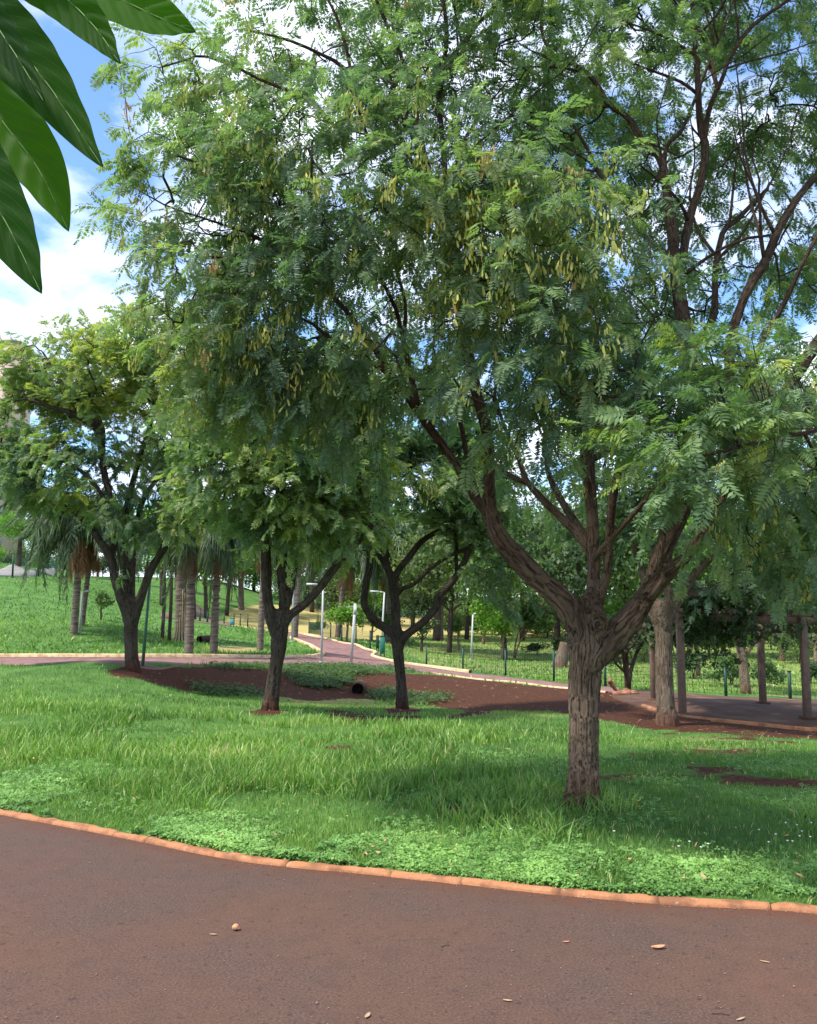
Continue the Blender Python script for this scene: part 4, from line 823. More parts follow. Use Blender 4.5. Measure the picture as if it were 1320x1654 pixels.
for q, (nm, bx, by, cx_, cy_, cr, sq, lf, v, rp, lab, bk, mu, dd) in enumerate(mid_trees):
    b = hit(bx, by); d = b[1]; c = P(cx_, cy_, d); Rr = cr * d / F; h = max(c[2] - b[2] + Rr * sq * .75, .8)
    bg_tree(nm, lab, b, h, Rr, lf, v, max(.02, rp * d / F), c[2] - b[2], None, bk, mu, sq, 100 + q, (c[0] - b[0], 0))
# shrubs
for q, (bx, by, cr, sq, lf, lab) in enumerate([(868,1058,32,.45,'leaf_dark','low dark shrub beyond the fence left of the big trunk'),(905,1052,26,.7,'leaf_dark','dark shrub beside the pale stump beyond the fence'),(1180,1108,48,.8,'leaf_mid','leafy shrub beyond the fence left of the leaning red trunk'),
        (1232,1112,40,.9,'leaf_mid','shrub beyond the fence behind the rear pergola post'),(1120,1096,45,.7,'leaf_dark','dark shrub beyond the fence just right of the first pergola post'),(1005,1085,34,1.0,'leaf_mid','pale leafy shrub seen under the thick right limb'),
        (1310,1105,30,.9,'leaf_dark','shrub at the right edge beyond the fence'),(660,1046,20,.6,'leaf_mid','low bush beyond the fence behind the goblet trunk'),(950,1075,36,.8,'leaf_mid','shrub hidden mostly by the big trunk'),(520,1022,20,.8,'leaf_mid','little bush at the bend of the branch path')]):
    b = hit(bx, by); Rr = cr * b[1] / F; bg_tree('shrub', lab, b, Rr * 1.5 * sq, Rr, lf, 'small', .03, Rr * sq * .7, None, 'bark_dark', 3, sq, 200 + q)
for q, (bx, by, cr, sq, lf, lab) in enumerate([(1090,1060,60,.8,'leaf_mid','wide green shrub behind the pale-barked tree, beyond the fence'),(1180,1062,55,.8,'leaf_bright','light green shrub in the far paddock between pergola posts'),(1290,1072,50,.9,'leaf_mid','green shrub in the far paddock behind the right pergola post'),
        (1245,1050,50,.8,'leaf_dark','dark shrub farther back behind the rear pergola post'),(960,1052,60,.8,'leaf_dark','dark shrub behind the fork of the big trunk'),(1040,1070,45,.9,'leaf_mid','green shrub behind the small dark splayed tree'),(860,1030,40,.7,'leaf_mid','far shrub behind the thin-stemmed young tree')]):
    b = hit(bx, by); Rr = cr * b[1] / F; bg_tree('shrub', lab, b, Rr * 1.5 * sq, Rr, lf, q % 3, .03, Rr * sq * .7, None, 'bark_dark', 3, sq, 250 + q)
# the wooded backdrop, tree by tree
rng = np.random.default_rng(21)
kinds = {'leaf_mid': 'green', 'leaf_dark': 'dark green', 'leaf_olive': 'olive', 'leaf_bright': 'light green'}
for q in range(76):
    row = q % 4; px = -260 + q * 24.5 + rng.normal(0, 10); d = (60, 80, 105, 140)[row] + rng.normal(0, 5)
    if px < 260 and row < 2: d += 55
    if 370 < px < 620 and row < 2: d += 60
    p = P(px, 980, d); x, y = p[0], p[1]; z = float(zg(x, y)); lf = ['leaf_mid', 'leaf_dark', 'leaf_olive', 'leaf_mid', 'leaf_bright', 'leaf_dark', 'leaf_mid'][int(rng.integers(0, 7))]
    top = P(px, 760 if px > 260 else (880 if px < 60 else 800), d)[2] * rng.uniform(.9, 1.12); h = max(top - z, 5.)
    bg_tree('woodland_tree', kinds[lf] + ' tree in the woodland belt far beyond the fence', (x, y, z), h, h * .42, lf, int(rng.integers(0, 3)), h * .014, h * .50, kinds[lf] + ' woodland trees closing the view', 'bark_dark', 1, 1.15, 300 + q)
for q in range(34):
    px = -60 + q * 44 + rng.normal(0, 10); d = 92 + rng.normal(0, 8) + (45 if px < 640 else 0); p = P(px, 980, d); z = float(zg(p[0], p[1])); h = rng.uniform(5.0, 7.5) * d / 95 * (.6 if px < 260 else 1)
    bg_tree('woodland_bush', kinds[['leaf_mid', 'leaf_dark', 'leaf_olive', 'leaf_bright'][q % 4]] + ' bush under the woodland trees far beyond the fence', (p[0], p[1], z), h, h * .8, ['leaf_mid', 'leaf_dark', 'leaf_olive', 'leaf_bright'][q % 4], q % 3, .06, h * .35, kinds[['leaf_mid', 'leaf_dark', 'leaf_olive', 'leaf_bright'][q % 4]] + ' bushes under the woodland trees', 'bark_dark', 3, .75, 500 + q)

# ------------------------------------------------------------------ palms
def frond_mesh(seed, mat, ln=2.2, dead=False, droop=1.5):
    rng = np.random.default_rng(seed); n = 26; t = np.linspace(0, 1, n); b = MB()
    if dead: A = np.stack([.20 * np.sin(t * 1.6), 0 * t + rng.normal(0, .03) * t, -t * ln * .8], -1)
    else: A = np.stack([ln * (.62 * np.sin(t * 1.45)), rng.normal(0, .1) * t ** 2 * ln, ln * (.42 * np.sin(t * 2.2) - droop * .55 * t ** 2.2)], -1)
    tube(b, A, np.linspace(.028, .006, n), 4, .55)
    T = norm(np.gradient(A, axis=0)); a0 = []; 
    for s_ in (-1, 1):
        for i in range(2, n * 3 - 1):
            f = i / (n * 3); p = np.array([np.interp(f, t, A[:, k]) for k in range(3)]); tt = np.array([np.interp(f, t, T[:, k]) for k in range(3)])
            L0 = ln * .26 * (sin(pi * min(1, f * .9 + .12)) ** .45) * rng.uniform(.8, 1.15); w = .034 * ln / 2
            o = norm(np.cross(tt, [0, 0, 1.]) * s_ * rng.uniform(.5, 1.0) * (0.3 if dead else 1) + tt * .6 + rng.normal(0, .15, 3)); m1 = p + o * L0 * .45 + np.array([0, 0, -.10 * L0]); m2 = p + o * L0 * .62 + np.array([0, 0, -.85 * L0])
            sd_ = tt * w; k = b.n; b.add([p - sd_ * .5, p + sd_ * .5, m1 + sd_, m2, m1 - sd_], [[4, 2, 3]], [[0, 1, 2, 4]], np.clip(rng.normal(.45, .15), 0, 1))
    return b.mesh('frond', M[mat])
FR = [frond_mesh(s_, 'palm_leaf', 2.3, False, 1.45 + .35 * k) for k, s_ in enumerate((1, 2, 3, 4))]; FD = [frond_mesh(8, 'palm_dead', 1.6, True), frond_mesh(9, 'palm_dead', 1.4, True)]
def palm(label, bx, by, tx, ty, rp, scale=1.0, nf=15, dead=6, mat='palm_bark', roots=False, up=.0, stubs=False, name='palm_tree'):
    b = hit(bx, by); top = P(tx, ty, b[1]); t = thing(name, label, 'palm tree', b); r = rp * b[1] / F; rng = np.random.default_rng(int(bx * 7 + by)); mbb = MB()
    A = catmull([b + [0, 0, -.2], b + (top - b) * .35 + [0, 0, 0], b + (top - b) * .7, top], 60); rr = np.linspace(1.18, .9, 60) * r; rr[::3] *= 1.07
    if stubs: rr = rr * (1 + .25 * rng.uniform(-1, 1, 60) * (np.linspace(0, 1, 60) > .45))
    tube(mbb, A, rr, 12, cscale=1.2); mbb.build('trunk', M[mat], t, smooth=True, co=True)
    if roots:
        m2 = MB()
        for a in np.linspace(0, 2 * pi, 16, endpoint=False): q = np.array([cos(a), sin(a), 0]); tube(m2, catmull([b + q * r * 2.2 + [0, 0, -.03], b + q * r * 1.25 + [0, 0, .25], b + q * r * .98 + [0, 0, 1.3], b + q * r * .9 + [0, 0, 2.2]], 8), np.linspace(.05, .02, 8), 5)
        m2.build('root_skirt', M['straw'], t, kind='stuff')
    for k in range(nf):
        a = k * 2.4 + rng.uniform(-.25, .25); link('frond', FR[k % 4], t, top - b + np.array([0, 0, .02 * k]), (rng.normal(0, .12), -up - rng.uniform(-.25, .75) + (.35 if k < nf // 3 else 0) * -1, a), scale * 1.15 * rng.uniform(.85, 1.15))
    for k in range(dead): a = k * 2 * pi / max(dead, 1); link('dead_frond', FD[k % 2], t, top - b + np.array([cos(a) * r * .8, sin(a) * r * .8, 0]), (0, rng.uniform(-.05, .1), a), scale * rng.uniform(.8, 1.1))
    return t
palm('palm with orange-brown hanging dead fronds, leaning slightly on the left slope', 119,1025, 130,872, 5.2, 1.15, 30, 9)
palm('slimmer dark palm just behind the orange-skirted one', 131,1012, 150,872, 4, 1.0, 24, 7, stubs=True)
palm('ringed straight palm trunk nearest the path, between the V-forked tree and the bent-trunk tree', 305,1058, 310,885, 6.3, .95, 24, 4)
palm('palm with rough leaf stubs up its trunk, right of the ringed palm', 345,1056, 352,890, 5.5, .9, 15, 5, stubs=True)
palm('thick palm with a pale skirt of roots behind the ringed palm', 292,1036, 292,880, 8, 1.05, 14, 5, roots=True)
palm('thin grey palm half hidden by the bent-trunk tree', 420,1051, 427,885, 4.5, .9, 14, 4)
palm('palm behind the crook of the bent-trunk tree', 476,1030, 486,880, 4, 1.25, 15, 3)
palm('far palm with brown dead skirt seen behind the goblet tree', 629,1038, 629,905, 5, 1.9, 16, 7)
palm('far pale palm in the paddock right of the goblet tree trunk', 712,1034, 712,905, 4, 2.1, 16, 3)
palm('far palm over the branch path between the lamp posts', 545,1030, 560,900, 4, 1.9, 15, 4)
palm('far palm over the green slope left of the bent-trunk tree', 390,985, 388,895, 4, 2.4, 15, 3)
for lab, bx, by, tx, ty in (('left one of two slender trunks behind the V-forked tree', 262,1032, 266,890), ('right one of two slender trunks behind the V-forked tree', 273,1036, 277,890)):
    b = hit(bx, by); top = P(tx, ty, b[1]); t = thing('slender_tree', lab, 'tree', b); mbb = MB(); tube(mbb, catmull([b + [0, 0, -.2], (b + top) / 2 + [.04, 0, 0], top], 20), np.linspace(.075, .05, 20), 8); mbb.build('trunk', M['bark_dark'], t, smooth=True, co=True)
    link('crown', CM[('leaf_mid', 'small')], t, top - b, None, (.9, .9, .8), kind='stuff')

# ------------------------------------------------------------------ pergola
pg = hit(1103, 1157)
perg = thing('pergola', 'brown timber pergola on the paved floor, its roof smothered in dark climbing vine', 'pergola', pg)
posts = []
for bx, by, tp in ((1103,1157,990),(1305,1162,997),(1233,1138,1020),(1057,1132,1010)):
    b = hit(bx, by); top = P(bx, tp, b[1])[2]; posts.append((b, top))
    m_ = MB(); box(m_, (b[0], b[1], (b[2] + top) / 2), (.145, .145, top - b[2]), .05); o = m_.build('post', M['brown_wood'], perg)
    md = o.modifiers.new('b', 'BEVEL'); md.width = .008
    m_ = MB(); box(m_, (b[0], b[1], b[2] + .03), (.26, .26, .07), .05); m_.build('post_foot', M['floor'], perg)
def beam(a, b, w, h, name='beam', mat='brown_wood', par=None):
    a = np.asarray(a, float); b = np.asarray(b, float); x = norm(b - a); y = norm(np.cross([0, 0, 1], x)); z = np.cross(x, y); m_ = MB()
    box(m_, (a + b) / 2, (np.linalg.norm(b - a), w, h), ax=[x, y, z]); return m_.build(name, M[mat], par if par is not None else perg)
t0, t1, t2, t3 = [np.array([p[0][0], p[0][1], p[1]]) for p in posts]
dirx = norm(t1 - t0); ext = t1 + dirx * 3.0
beam(t0 + dirx * -.3 + [0, .11, -.08], ext + [0, .11, -.08], .06, .16)
b_l = t0 + [-.15, 2.6, -.05]; b_r = ext + [0, 2.9, -.05]
beam(b_l + [0, 0, -.25], b_r + [0, 0, -.25], .07, .2)
for k in range(16):
    f = k / 15; a = (t0 * (1 - f) + ext * f) + [0, -.25 if k % 2 else -.2, .06]; c = b_l * (1 - f) + b_r * f + [0, .3, -.02]; beam(a, c, .05, .09, 'rafter')
# vine over it
rng = np.random.default_rng(33); n = 15000; u = rng.uniform(0, 1, n); v = rng.uniform(-.06, 1.1, n)
p = (t0 * (1 - u[:, None]) + ext * u[:, None]) * (1 - v[:, None]) + (b_l * (1 - u[:, None]) + b_r * u[:, None]) * v[:, None]
dens = fbm(p * 1.1, 4, 3); keep = (dens > .42) & ((p[:, 0] < t1[0] - 1.1) | (rng.uniform(size=n) < .12)); p = p[keep]; n = len(p); p[:, 2] += rng.normal(.25, .28, n) + .5 * (dens[keep] - .45); hang = rng.uniform(size=n) < .25; p[hang, 2] -= rng.uniform(.1, .7, hang.sum())
fol = MB(); place(fol, TB, p, norm(rng.normal(size=(n, 3)) + [0, -.3, -.5]), norm(rng.normal(0, .5, (n, 3)) + [0, -.2, 1]), np.full(n, .20), np.clip(rng.normal(.4, .2, n), 0, 1), rng)
fol.build('vine', M['leaf_dark'], perg, kind='stuff')

# ------------------------------------------------------------------ fences
def fence(label, pts_, name='mesh_fence', hpx=None, hgt=1.0, wires=True, pw=.07):
    B = [hit(a[0], a[1]) for a in pts_]; t = thing(name, label, 'fence', B[0]); tops = []
    for a, b in zip(pts_, B):
        h = (a[1] - a[2]) * b[1] / F if len(a) > 2 else hgt; m_ = MB(); box(m_, (b[0], b[1], b[2] + h / 2 - .1), (pw, pw, h + .2)); box(m_, (b[0], b[1], b[2] + h + .01), (pw * 1.2, pw * 1.2, .03)); m_.build('fence_post', M['green_paint'], t); tops.append((b, h))
    if wires:
        for (b0, h0), (b1, h1) in zip(tops[:-1], tops[1:]):
            m_ = MB(); A = []; Bb = []
            for k in range(8): f = .06 + .86 * k / 7; A.append(b0 + [0, 0, h0 * f]); Bb.append(b1 + [0, 0, h1 * f])
            nv = int(np.linalg.norm(b1 - b0) / .16)
            for k in range(1, nv): f = k / nv; q = b0 * (1 - f) + b1 * f; hh = h0 * (1 - f) + h1 * f; q[2] = q[2]; A.append(q + [0, 0, .05]); Bb.append(q + [0, 0, hh * .92])
            prisms(m_, np.array(A), np.array(Bb), np.full(len(A), .0045), np.full(len(A), .0045), 3); m_.build('wire_mesh', M['green_paint'], t, kind='stuff')
    return t
fence('green wire mesh fence with dark posts running along the path behind the trees', [(640,1062,1030),(689,1077,1042),(748,1084,1046),(817,1092,1050),(895,1100,1049),(978,1110,1068),(1076,1117,1072),(1173,1125,1078),(1277,1130,1086),(1390,1138,1096)])
fence('green mesh fence along the branch path, from the bins to the bend', [(598,1051,1020),(575,1043,1014),(552,1037,1010),(534,1032,1008),(518,1027,1005),(499,1024,1003)])
fence('far dark fence posts before the dry yellow slope', [(400,1013,993),(388,1011,992),(378,1010,992),(362,1008,990)], wires=False, pw=.09)
fence('short green fence posts beside the upper path', [(352,1007,985),(335,1005,987),(323,1003,984),(312,1001,980)], pw=.09)
fence('black post fence on the hilltop above the left slope', [(-10,933,893),(20,933,894),(41,932,895),(62,931,896),(90,930,897)], wires=True, pw=.09)

# ------------------------------------------------------------------ lamps, poles, bins
def lamp(label, bx, by, tx, ty, hx, rp=1.6, mat='white_paint', head=True):
    b = hit(bx, by); top = P(tx, ty, b[1]); r = max(rp * b[1] / F, .02); t = thing('street_lamp', label, 'lamp post', b)
    m_ = MB(); tube(m_, [b + [0, 0, -.1], b + (top - b) * .5, top], [r * 1.25, r, r * .8], 10); m_.build('pole', M[mat], t, smooth=True)
    m_ = MB(); tube(m_, [b + [0, 0, -.02], b + [0, 0, .06]], r * 2.2, 12); m_.build('base_plate', M['grey_metal'], t)
    if head:
        e = P(hx, ty - 1.0, b[1]); x = norm(e - top); ln = np.linalg.norm(e - top)
        m_ = MB(); tube(m_, [top, top + (e - top) * .4 + [0, 0, .02]], r * .6, 8); m_.build('arm', M[mat], t)
        m_ = MB(); c = top + (e - top) * .68; g = np.array([(-.5, -.3, 0), (-.5, .3, 0), (.5, .45, 0), (.5, -.45, 0), (-.5, -.2, 1), (-.5, .2, 1), (.45, .3, 1), (.45, -.3, 1)], float) * [ln * .66, .2, .07]
        y = np.cross([0, 0, 1], x); m_.add(c + g[:, :1] * x + g[:, 1:2] * y + g[:, 2:] * np.array([0, 0, 1.]), None, [[0, 1, 2, 3], [4, 7, 6, 5], [0, 3, 7, 4], [1, 5, 6, 2], [0, 4, 5, 1], [2, 6, 7, 3]]); m_.build('lamp_head', M['white_paint'], t)
        m_ = MB(); box(m_, c + [0, 0, -.012], (ln * .45, .12, .02), ax=[x, y, np.cross(x, y)]); m_.build('lens', M['glass'], t)
    return t
lamp('white lamp with its head reaching left, right beside the bent-trunk tree limb', 519,1071, 522,946, 495, 1.7)
lamp('white lamp with its head reaching left, standing behind the green bins', 616,1050, 621,957, 598, 1.5)
lamp('white lamp pole rising from the grass corner just right of the bent trunk', 472,1037, 476,880, 460, 1.6)
lamp('small white lamp standing alone in the paddock beyond the fence', 761,1066, 764,993, 769, 1.4)
lamp('short white lamp on the left slope beside the leaning palms', 129,1024, 133,957, 145, 1.5)
b = hit(567, 1071); top = P(574, 975, b[1]); t = thing('sign_post', 'plain white post with tiny cross arms, on the path edge above the drain', 'post', b)
m_ = MB(); tube(m_, [b + [0, 0, -.1], top], [.055, .05], 8); m_.build('pole', M['white_paint'], t); m_ = MB(); a = P(559, 981, b[1]); tube(m_, [a, P(584, 979, b[1])], .012, 6); m_.build('arm', M['grey_metal'], t)
m_ = MB(); box(m_, top + [0, 0, -.25], (.12, .1, .3)); m_.build('bracket', M['white_paint'], t)
b = hit(230, 1077); top = P(243, 930, b[1]); t = thing('green_pole', 'slim leaning green pole directly right of the V-forked tree', 'pole', b); m_ = MB(); tube(m_, [b + [0, 0, -.1], top], [.042, .034], 10); m_.build('pole', M['pole_green'], t, smooth=True); m_ = MB(); tube(m_, [top, top + [0, 0, .03]], .045, 10); m_.build('cap', M['grey_metal'], t)
def bin_(label, bx, by, ty, wpx, mat, mesh=True):
    b = hit(bx, by); h = (by - ty) * b[1] / F; w = wpx * b[1] / F; t = thing('litter_bin', label, 'bin', b)
    m_ = MB(); box(m_, b + [0, 0, h * .58], (w, w * .9, h * .8)); o = m_.build('bin_body', M[mat], t); o.modifiers.new('b', 'BEVEL').width = .03
    m_ = MB(); box(m_, b + [0, 0, h * .99], (w * 1.06, w * .96, h * .05)); m_.build('rim', M['green_paint'], t)
    for s_ in (-1, 1): m_ = MB(); tube(m_, [b + [s_ * w * .35, 0, -.05], b + [s_ * w * .35, 0, h * .25]], .025, 6); m_.build('leg', M['green_paint'], t)
bin_('green litter bin nearest the goblet tree, at the path corner', 618,1062,1028,8,'green_mesh'); bin_('darker green litter bin just left of the other one at the path corner', 610,1052,1027,5,'green_paint'); bin_('small blue-green bin on the upper path between palms', 375,1012,999,7,'teal')

# fallen log, stump, roots, drain pipe
b = hit(335, 1037); t = thing('hollow_log', 'dark hollow log lying on the grass between two palm trunks', 'log', b); m_ = MB(); x0 = hit(322, 1038); x1 = hit(346, 1036); r = .14
A = catmull([x0 + [0, 0, r], (x0 + x1) / 2 + [0, .05, r * 1.05], x1 + [0, .1, r]], 8); tube(m_, A, np.linspace(r * 1.1, r * .95, 8), 12, cap=False); tube(m_, A[::-1], np.full(8, r * .8), 12, cap=False); m_.build('bark_shell', M['log'], t); 
m_ = MB(); a = np.linspace(0, 2 * pi, 12, endpoint=False)
for e, rr in ((A[0], 1), (A[-1], .9)):
    V = np.vstack([np.stack([a * 0, np.cos(a) * r * rr * 1.1, np.sin(a) * r * rr * 1.1], -1), np.stack([a * 0, np.cos(a) * r * rr * .8, np.sin(a) * r * rr * .8], -1)]) + e; k = np.arange(12); m_.add(V, None, np.stack([k, (k + 1) % 12, (k + 1) % 12 + 12, k + 12], -1))
m_.build('cut_end', M['root_bark'], t)
b = hit(907, 1078); t = thing('tree_stump', 'pale leaning stump beyond the fence, just left of the big trunk', 'stump', b); m_ = MB(); r = 9 * b[1] / F
tube(m_, catmull([b + [-.1, 0, -.1], b + [-.03, 0, r * .8], b + [.08, 0, r * 2.6], b + [.16, 0, r * 4.4]], 12), np.linspace(r * 1.5, r * .7, 12), 14); m_.build('trunk', M['bark_pale'], t, smooth=True, co=True)
m_ = MB()
for a in (2.6, 3.4, 5.6): q = np.array([cos(a), sin(a), 0.]); tube(m_, catmull([b + q * r * 2 + [0, 0, -.02], b + q * r + [0, 0, .1], b + [0, 0, .4]], 6), np.linspace(r * .2, r * .4, 6), 6)
m_.build('root', M['bark_pale'], t, smooth=True, co=True)
b = hit(1002, 1122); t = thing('dead_roots', 'reddish pile of dug-up dead roots on bare soil beside the pale-barked tree', 'roots', b)
for pl in ([(984,1098,-.1),(990,1108,0),(1002,1118,0),(1020,1124,0)], [(1004,1120,0),(1015,1117,0),(1030,1118,.2)], [(990,1128,-.3),(1004,1126,-.3),(1020,1128,-.1),(1032,1121,0)], [(1012,1128,-.2),(1022,1120,0),(1010,1112,0)]):
    m_ = MB(); d = b[1]; A = np.array([P(x, min(y, 1122), d + dz) for x, y, dz in pl]); A[:, 2] = np.maximum(A[:, 2], zg(A[:, 0], A[:, 1]) + .04); tube(m_, catmull(A, 14), np.linspace(.085, .03, 14) * (1 + .3 * R.uniform(-1, 1, 14)), 7); m_.build('root', M['root_bark'], t, smooth=True)
b = hit(578, 1121); cpt = P(578, 1114, b[1] - .05); t = thing('drain_pipe', 'dark mouth of a concrete drain pipe in the red bank left of the goblet tree', 'drain pipe', b); r = 9.5 * b[1] / F
m_ = MB(); a = np.linspace(0, 2 * pi, 20, endpoint=False); ring = np.stack([np.cos(a), 0 * a, np.sin(a)], -1); V = np.vstack([cpt + ring * r, cpt + ring * r * 1.16, cpt + ring * r * 1.16 + [0, 1.2, 0], cpt + ring * r + [0, 1.2, 0]]); k = np.arange(20); kk = (k + 1) % 20
m_.add(V, None, np.vstack([np.stack([k, kk, kk + 20, k + 20], -1), np.stack([k + 20, kk + 20, kk + 40, k + 40], -1), np.stack([kk, k, k + 60, kk + 60], -1)])); m_.build('pipe', M['floor'], t)
m_ = MB(); m_.add(np.vstack([cpt + ring * r * .99 + [0, .12, 0], cpt + [0, .14, 0]]), np.stack([k, kk, np.full(20, 20)], -1)); m_.build('dark_inside', M['black'], t)

# ------------------------------------------------------------------ apartment tower
bx, by = P(-12, 980, 170)[:2]; bz = float(zg(bx, by)); t = thing('apartment_tower', 'pinkish apartment tower rising behind the treetops at the far left', 'building', (bx, by, bz)); H = P(0, 562, 170)[2] - bz
m_ = MB(); box(m_, (bx, by, bz + H / 2), (7.4, 8, H)); m_.build('wall', M['bldg'], t); m_ = MB(); box(m_, (bx, by, bz + H + .25), (7.8, 8.4, .5)); m_.build('parapet', M['bldg'], t)
mw = MB(); box(mw, (0, 0, 0), (1.3, .12, 1.5)); mw = mw.mesh('window', M['glass'])
for fl in range(int(H / 3) - 1):
    for c in (-2.3, 0, 2.3): link('window', mw, t, (c, -4.03, 3 * fl + 4))

# ------------------------------------------------------------------ grass and ground cover
rng = np.random.default_rng(77)
def blades(mb, x, y, h, w, tint, rng, lean=.45):
    n = len(x); z = zg(x, y) - .01; B = np.stack([x, y, z], -1); a = rng.uniform(0, 2 * pi, n); s = np.stack([np.cos(a), np.sin(a), 0 * a], -1) * w[:, None]
    l = rng.uniform(0, 2 * pi, n); ld = np.stack([np.cos(l), np.sin(l), 0 * l], -1) * (h * rng.uniform(.1, 1, n) * lean * 1.6)[:, None]; up = np.array([0, 0, 1.]) * h[:, None]
    V = np.stack([B - s * .5, B + s * .5, B + ld * .35 + up * .55 + s * .42, B + ld * .35 + up * .55 - s * .42, B + ld + up * .92], 1)
    o = (np.arange(n) * 5)[:, None]; mb.add(V.reshape(-1, 3), np.array([[3, 2, 4]]) + o, np.array([[0, 1, 2, 3]]) + o, np.repeat(np.clip(tint, 0, 1), 5))
def scatter(n, y0, y1, power, xw=.62):
    d = (y0 ** (1 - power) + rng.uniform(size=n) * (y1 ** (1 - power) - y0 ** (1 - power))) ** (1 / (1 - power)) if power != 1 else y0 * (y1 / y0) ** rng.uniform(size=n)
    return rng.uniform(-xw, xw, n) * d, d
def on_grass(x, y, off=.10, soilmax=.45):
    s = bil(S, x, y) + (fbm(np.stack([x * 6, y * 6, 0 * x], -1), 3, 2) - .5) * .8; px, py = project(np.stack([x, y, zg(x, y)], -1))
    ok = (y > yk(x) + off) & (s < soilmax)
    path1 = inpoly(px, py, [(-300,1075),(400,1075),(520,1077),(600,1079),(700,1089),(900,1111),(1000,1120),(1110,1163),(1330,1184),(1600,1200),(1600,1132),(1110,1120),(900,1103),(700,1079),(640,1070),(606,1056),(560,1040),(470,1019),(440,1019),(470,1030),(520,1056),(500,1061),(-300,1061)]) & (y > 16)
    return ok & ~path1, s
def patch(x, y, f=.8, s=1): return fbm(np.stack([x * f, y * f, 0 * x + s], -1), 20 + s, 3)
g = MB()
x, y = scatter(205000, 4.6, 34, 1.55, .74); ok, s = on_grass(x, y); x, y, s = x[ok], y[ok], s[ok]
pt = patch(x, y, .9); fine = patch(x, y, 5, 2)
tall = smooth01((pt - .44) * 7) * smooth01((y - yk(x) - .5) / .8) * (1 - smooth01((y - 14) / 5)) * np.where(x < .8 + .05 * y, 1, .45)
h = (.035 + .05 * fine + .13 * tall * rng.uniform(.3, 1, len(x))) * (1 - .35 * smooth01((x - 1.8) / 1.5)) * np.clip(1.3 - s, .35, 1) * (1 + .012 * y)
w = (.0045 + .007 * tall) * (1 + .13 * np.maximum(y - 6, 0)) * rng.uniform(.6, 1.3, len(x))
tn = .38 + (patch(x, y, .5, 4) - .5) * 1.1 + rng.normal(0, .13, len(x)) + .10 * tall; tn = np.where(rng.uniform(size=len(x)) < .06, .98, tn)
blades(g, x, y, h, w, tn, rng)
n_ = 16000; s_ = rng.uniform(s_of_px(-200), s_of_px(1500), n_); of_ = rng.uniform(.085, .75, n_); x_ = np.interp(s_, _seg, _kf[:, 0]) + of_ * .2; y_ = yk(x_) + of_
blades(g, x_, y_, rng.uniform(.02, .075, n_) * (.6 + of_), rng.uniform(.004, .008, n_), np.clip(rng.normal(.5, .2, n_), 0, 1), rng, .8)
# tufts of long broad grass
tx, ty = scatter(620, 5.6, 15, 1.2); ok, s = on_grass(tx, ty, .75); tx, ty = tx[ok], ty[ok]; k = (patch(tx, ty, .9) > .46) & ((tx < .9) | (rng.uniform(size=len(tx)) < .3)); tx, ty = tx[k], ty[k]
i = np.repeat(np.arange(len(tx)), 16); blades(g, tx[i] + rng.normal(0, .05, len(i)), ty[i] + rng.normal(0, .05, len(i)), rng.uniform(.10, .27, len(i)), rng.uniform(.006, .013, len(i)), np.clip(.5 + rng.normal(0, .16, len(i)), 0, 1), rng, .9)
# grass tufts round the foot of the big trunk
c = P(943, 1302, 7.35); a = rng.uniform(pi, 2 * pi, 260); rr = rng.uniform(.15, .42, 260); blades(g, c[0] + np.cos(a) * rr, c[1] + np.sin(a) * rr, rng.uniform(.06, .24, 260), rng.uniform(.004, .009, 260), np.clip(rng.normal(.45, .2, 260), 0, 1), rng, .9)
g.build('grass', M['grass'], None, (0, 0, 0), kind='stuff', label='long and short green grass over the lawn and slope', category='grass')
g = MB(); x, y = scatter(60000, 24, 95, 1.3, .7); ok, s = on_grass(x, y); dr = bil(DRY, x, y); ok &= ~((dr > .5)); x, y = x[ok], y[ok]; pxg, pyg = project(np.stack([x, y, zg(x, y)], -1)); k = ~(((pxg > 255) & (pxg < 380) & (pyg > 978) & (pyg < 1013)) | ((pyg > 918) & (pyg < 933) & (pxg < 92))); x, y = x[k], y[k]
blades(g, x, y, rng.uniform(.06, .17, len(x)), rng.uniform(.03, .06, len(x)) * (y / 30) ** .6, .45 + (patch(x, y, .25, 6) - .5) * 1.1 + rng.normal(0, .12, len(x)) + bil(DRY, x, y) * .4, rng, .6)
g.build('slope_grass', M['grass'], None, (0, 0, 0), kind='stuff', label='mown green grass on the slope and paddock behind the path', category='grass')
def cover(mb, x, y, hmax, size, tint, rng):
    """low three-lobed leaves held flat-ish above the soil"""
    n = len(x); z = zg(x, y) + np.asarray(hmax) * rng.uniform(.15, 1, n); c = np.stack([x, y, z], -1); nrm = norm(rng.normal(0, .38, (n, 3)) + [0, -.15, 1.]); a0 = rng.uniform(0, 2 * pi, n); ref = np.stack([np.cos(a0), np.sin(a0), 0 * a0], -1); u = norm(np.cross(nrm, ref)); v = np.cross(nrm, u)
    for k in range(3):
        a = k * 2.1; e = u * cos(a) + v * sin(a); f = -u * sin(a) + v * cos(a); s = (np.asarray(size) * rng.uniform(.6, 1.2, n))[:, None]
        V = np.stack([c, c + e * s * .6 + f * s * .34, c + e * s + nrm * s * -.15, c + e * s * .6 - f * s * .34], 1); mb.add(V.reshape(-1, 3), None, np.arange(4 * n).reshape(n, 4), np.repeat(np.clip(tint, 0, 1), 4))
g = MB(); n = 52000; s0, s1 = s_of_px(-200), s_of_px(1500); s_ = rng.uniform(s0, s1, n); off = np.abs(rng.normal(0, .34, n)) + .06; c = np.array([np.interp(s_, _seg, _kf[:, 0]), np.interp(s_, _seg, _kf[:, 1])]); x = c[0] + off * .25; y = c[1] + off
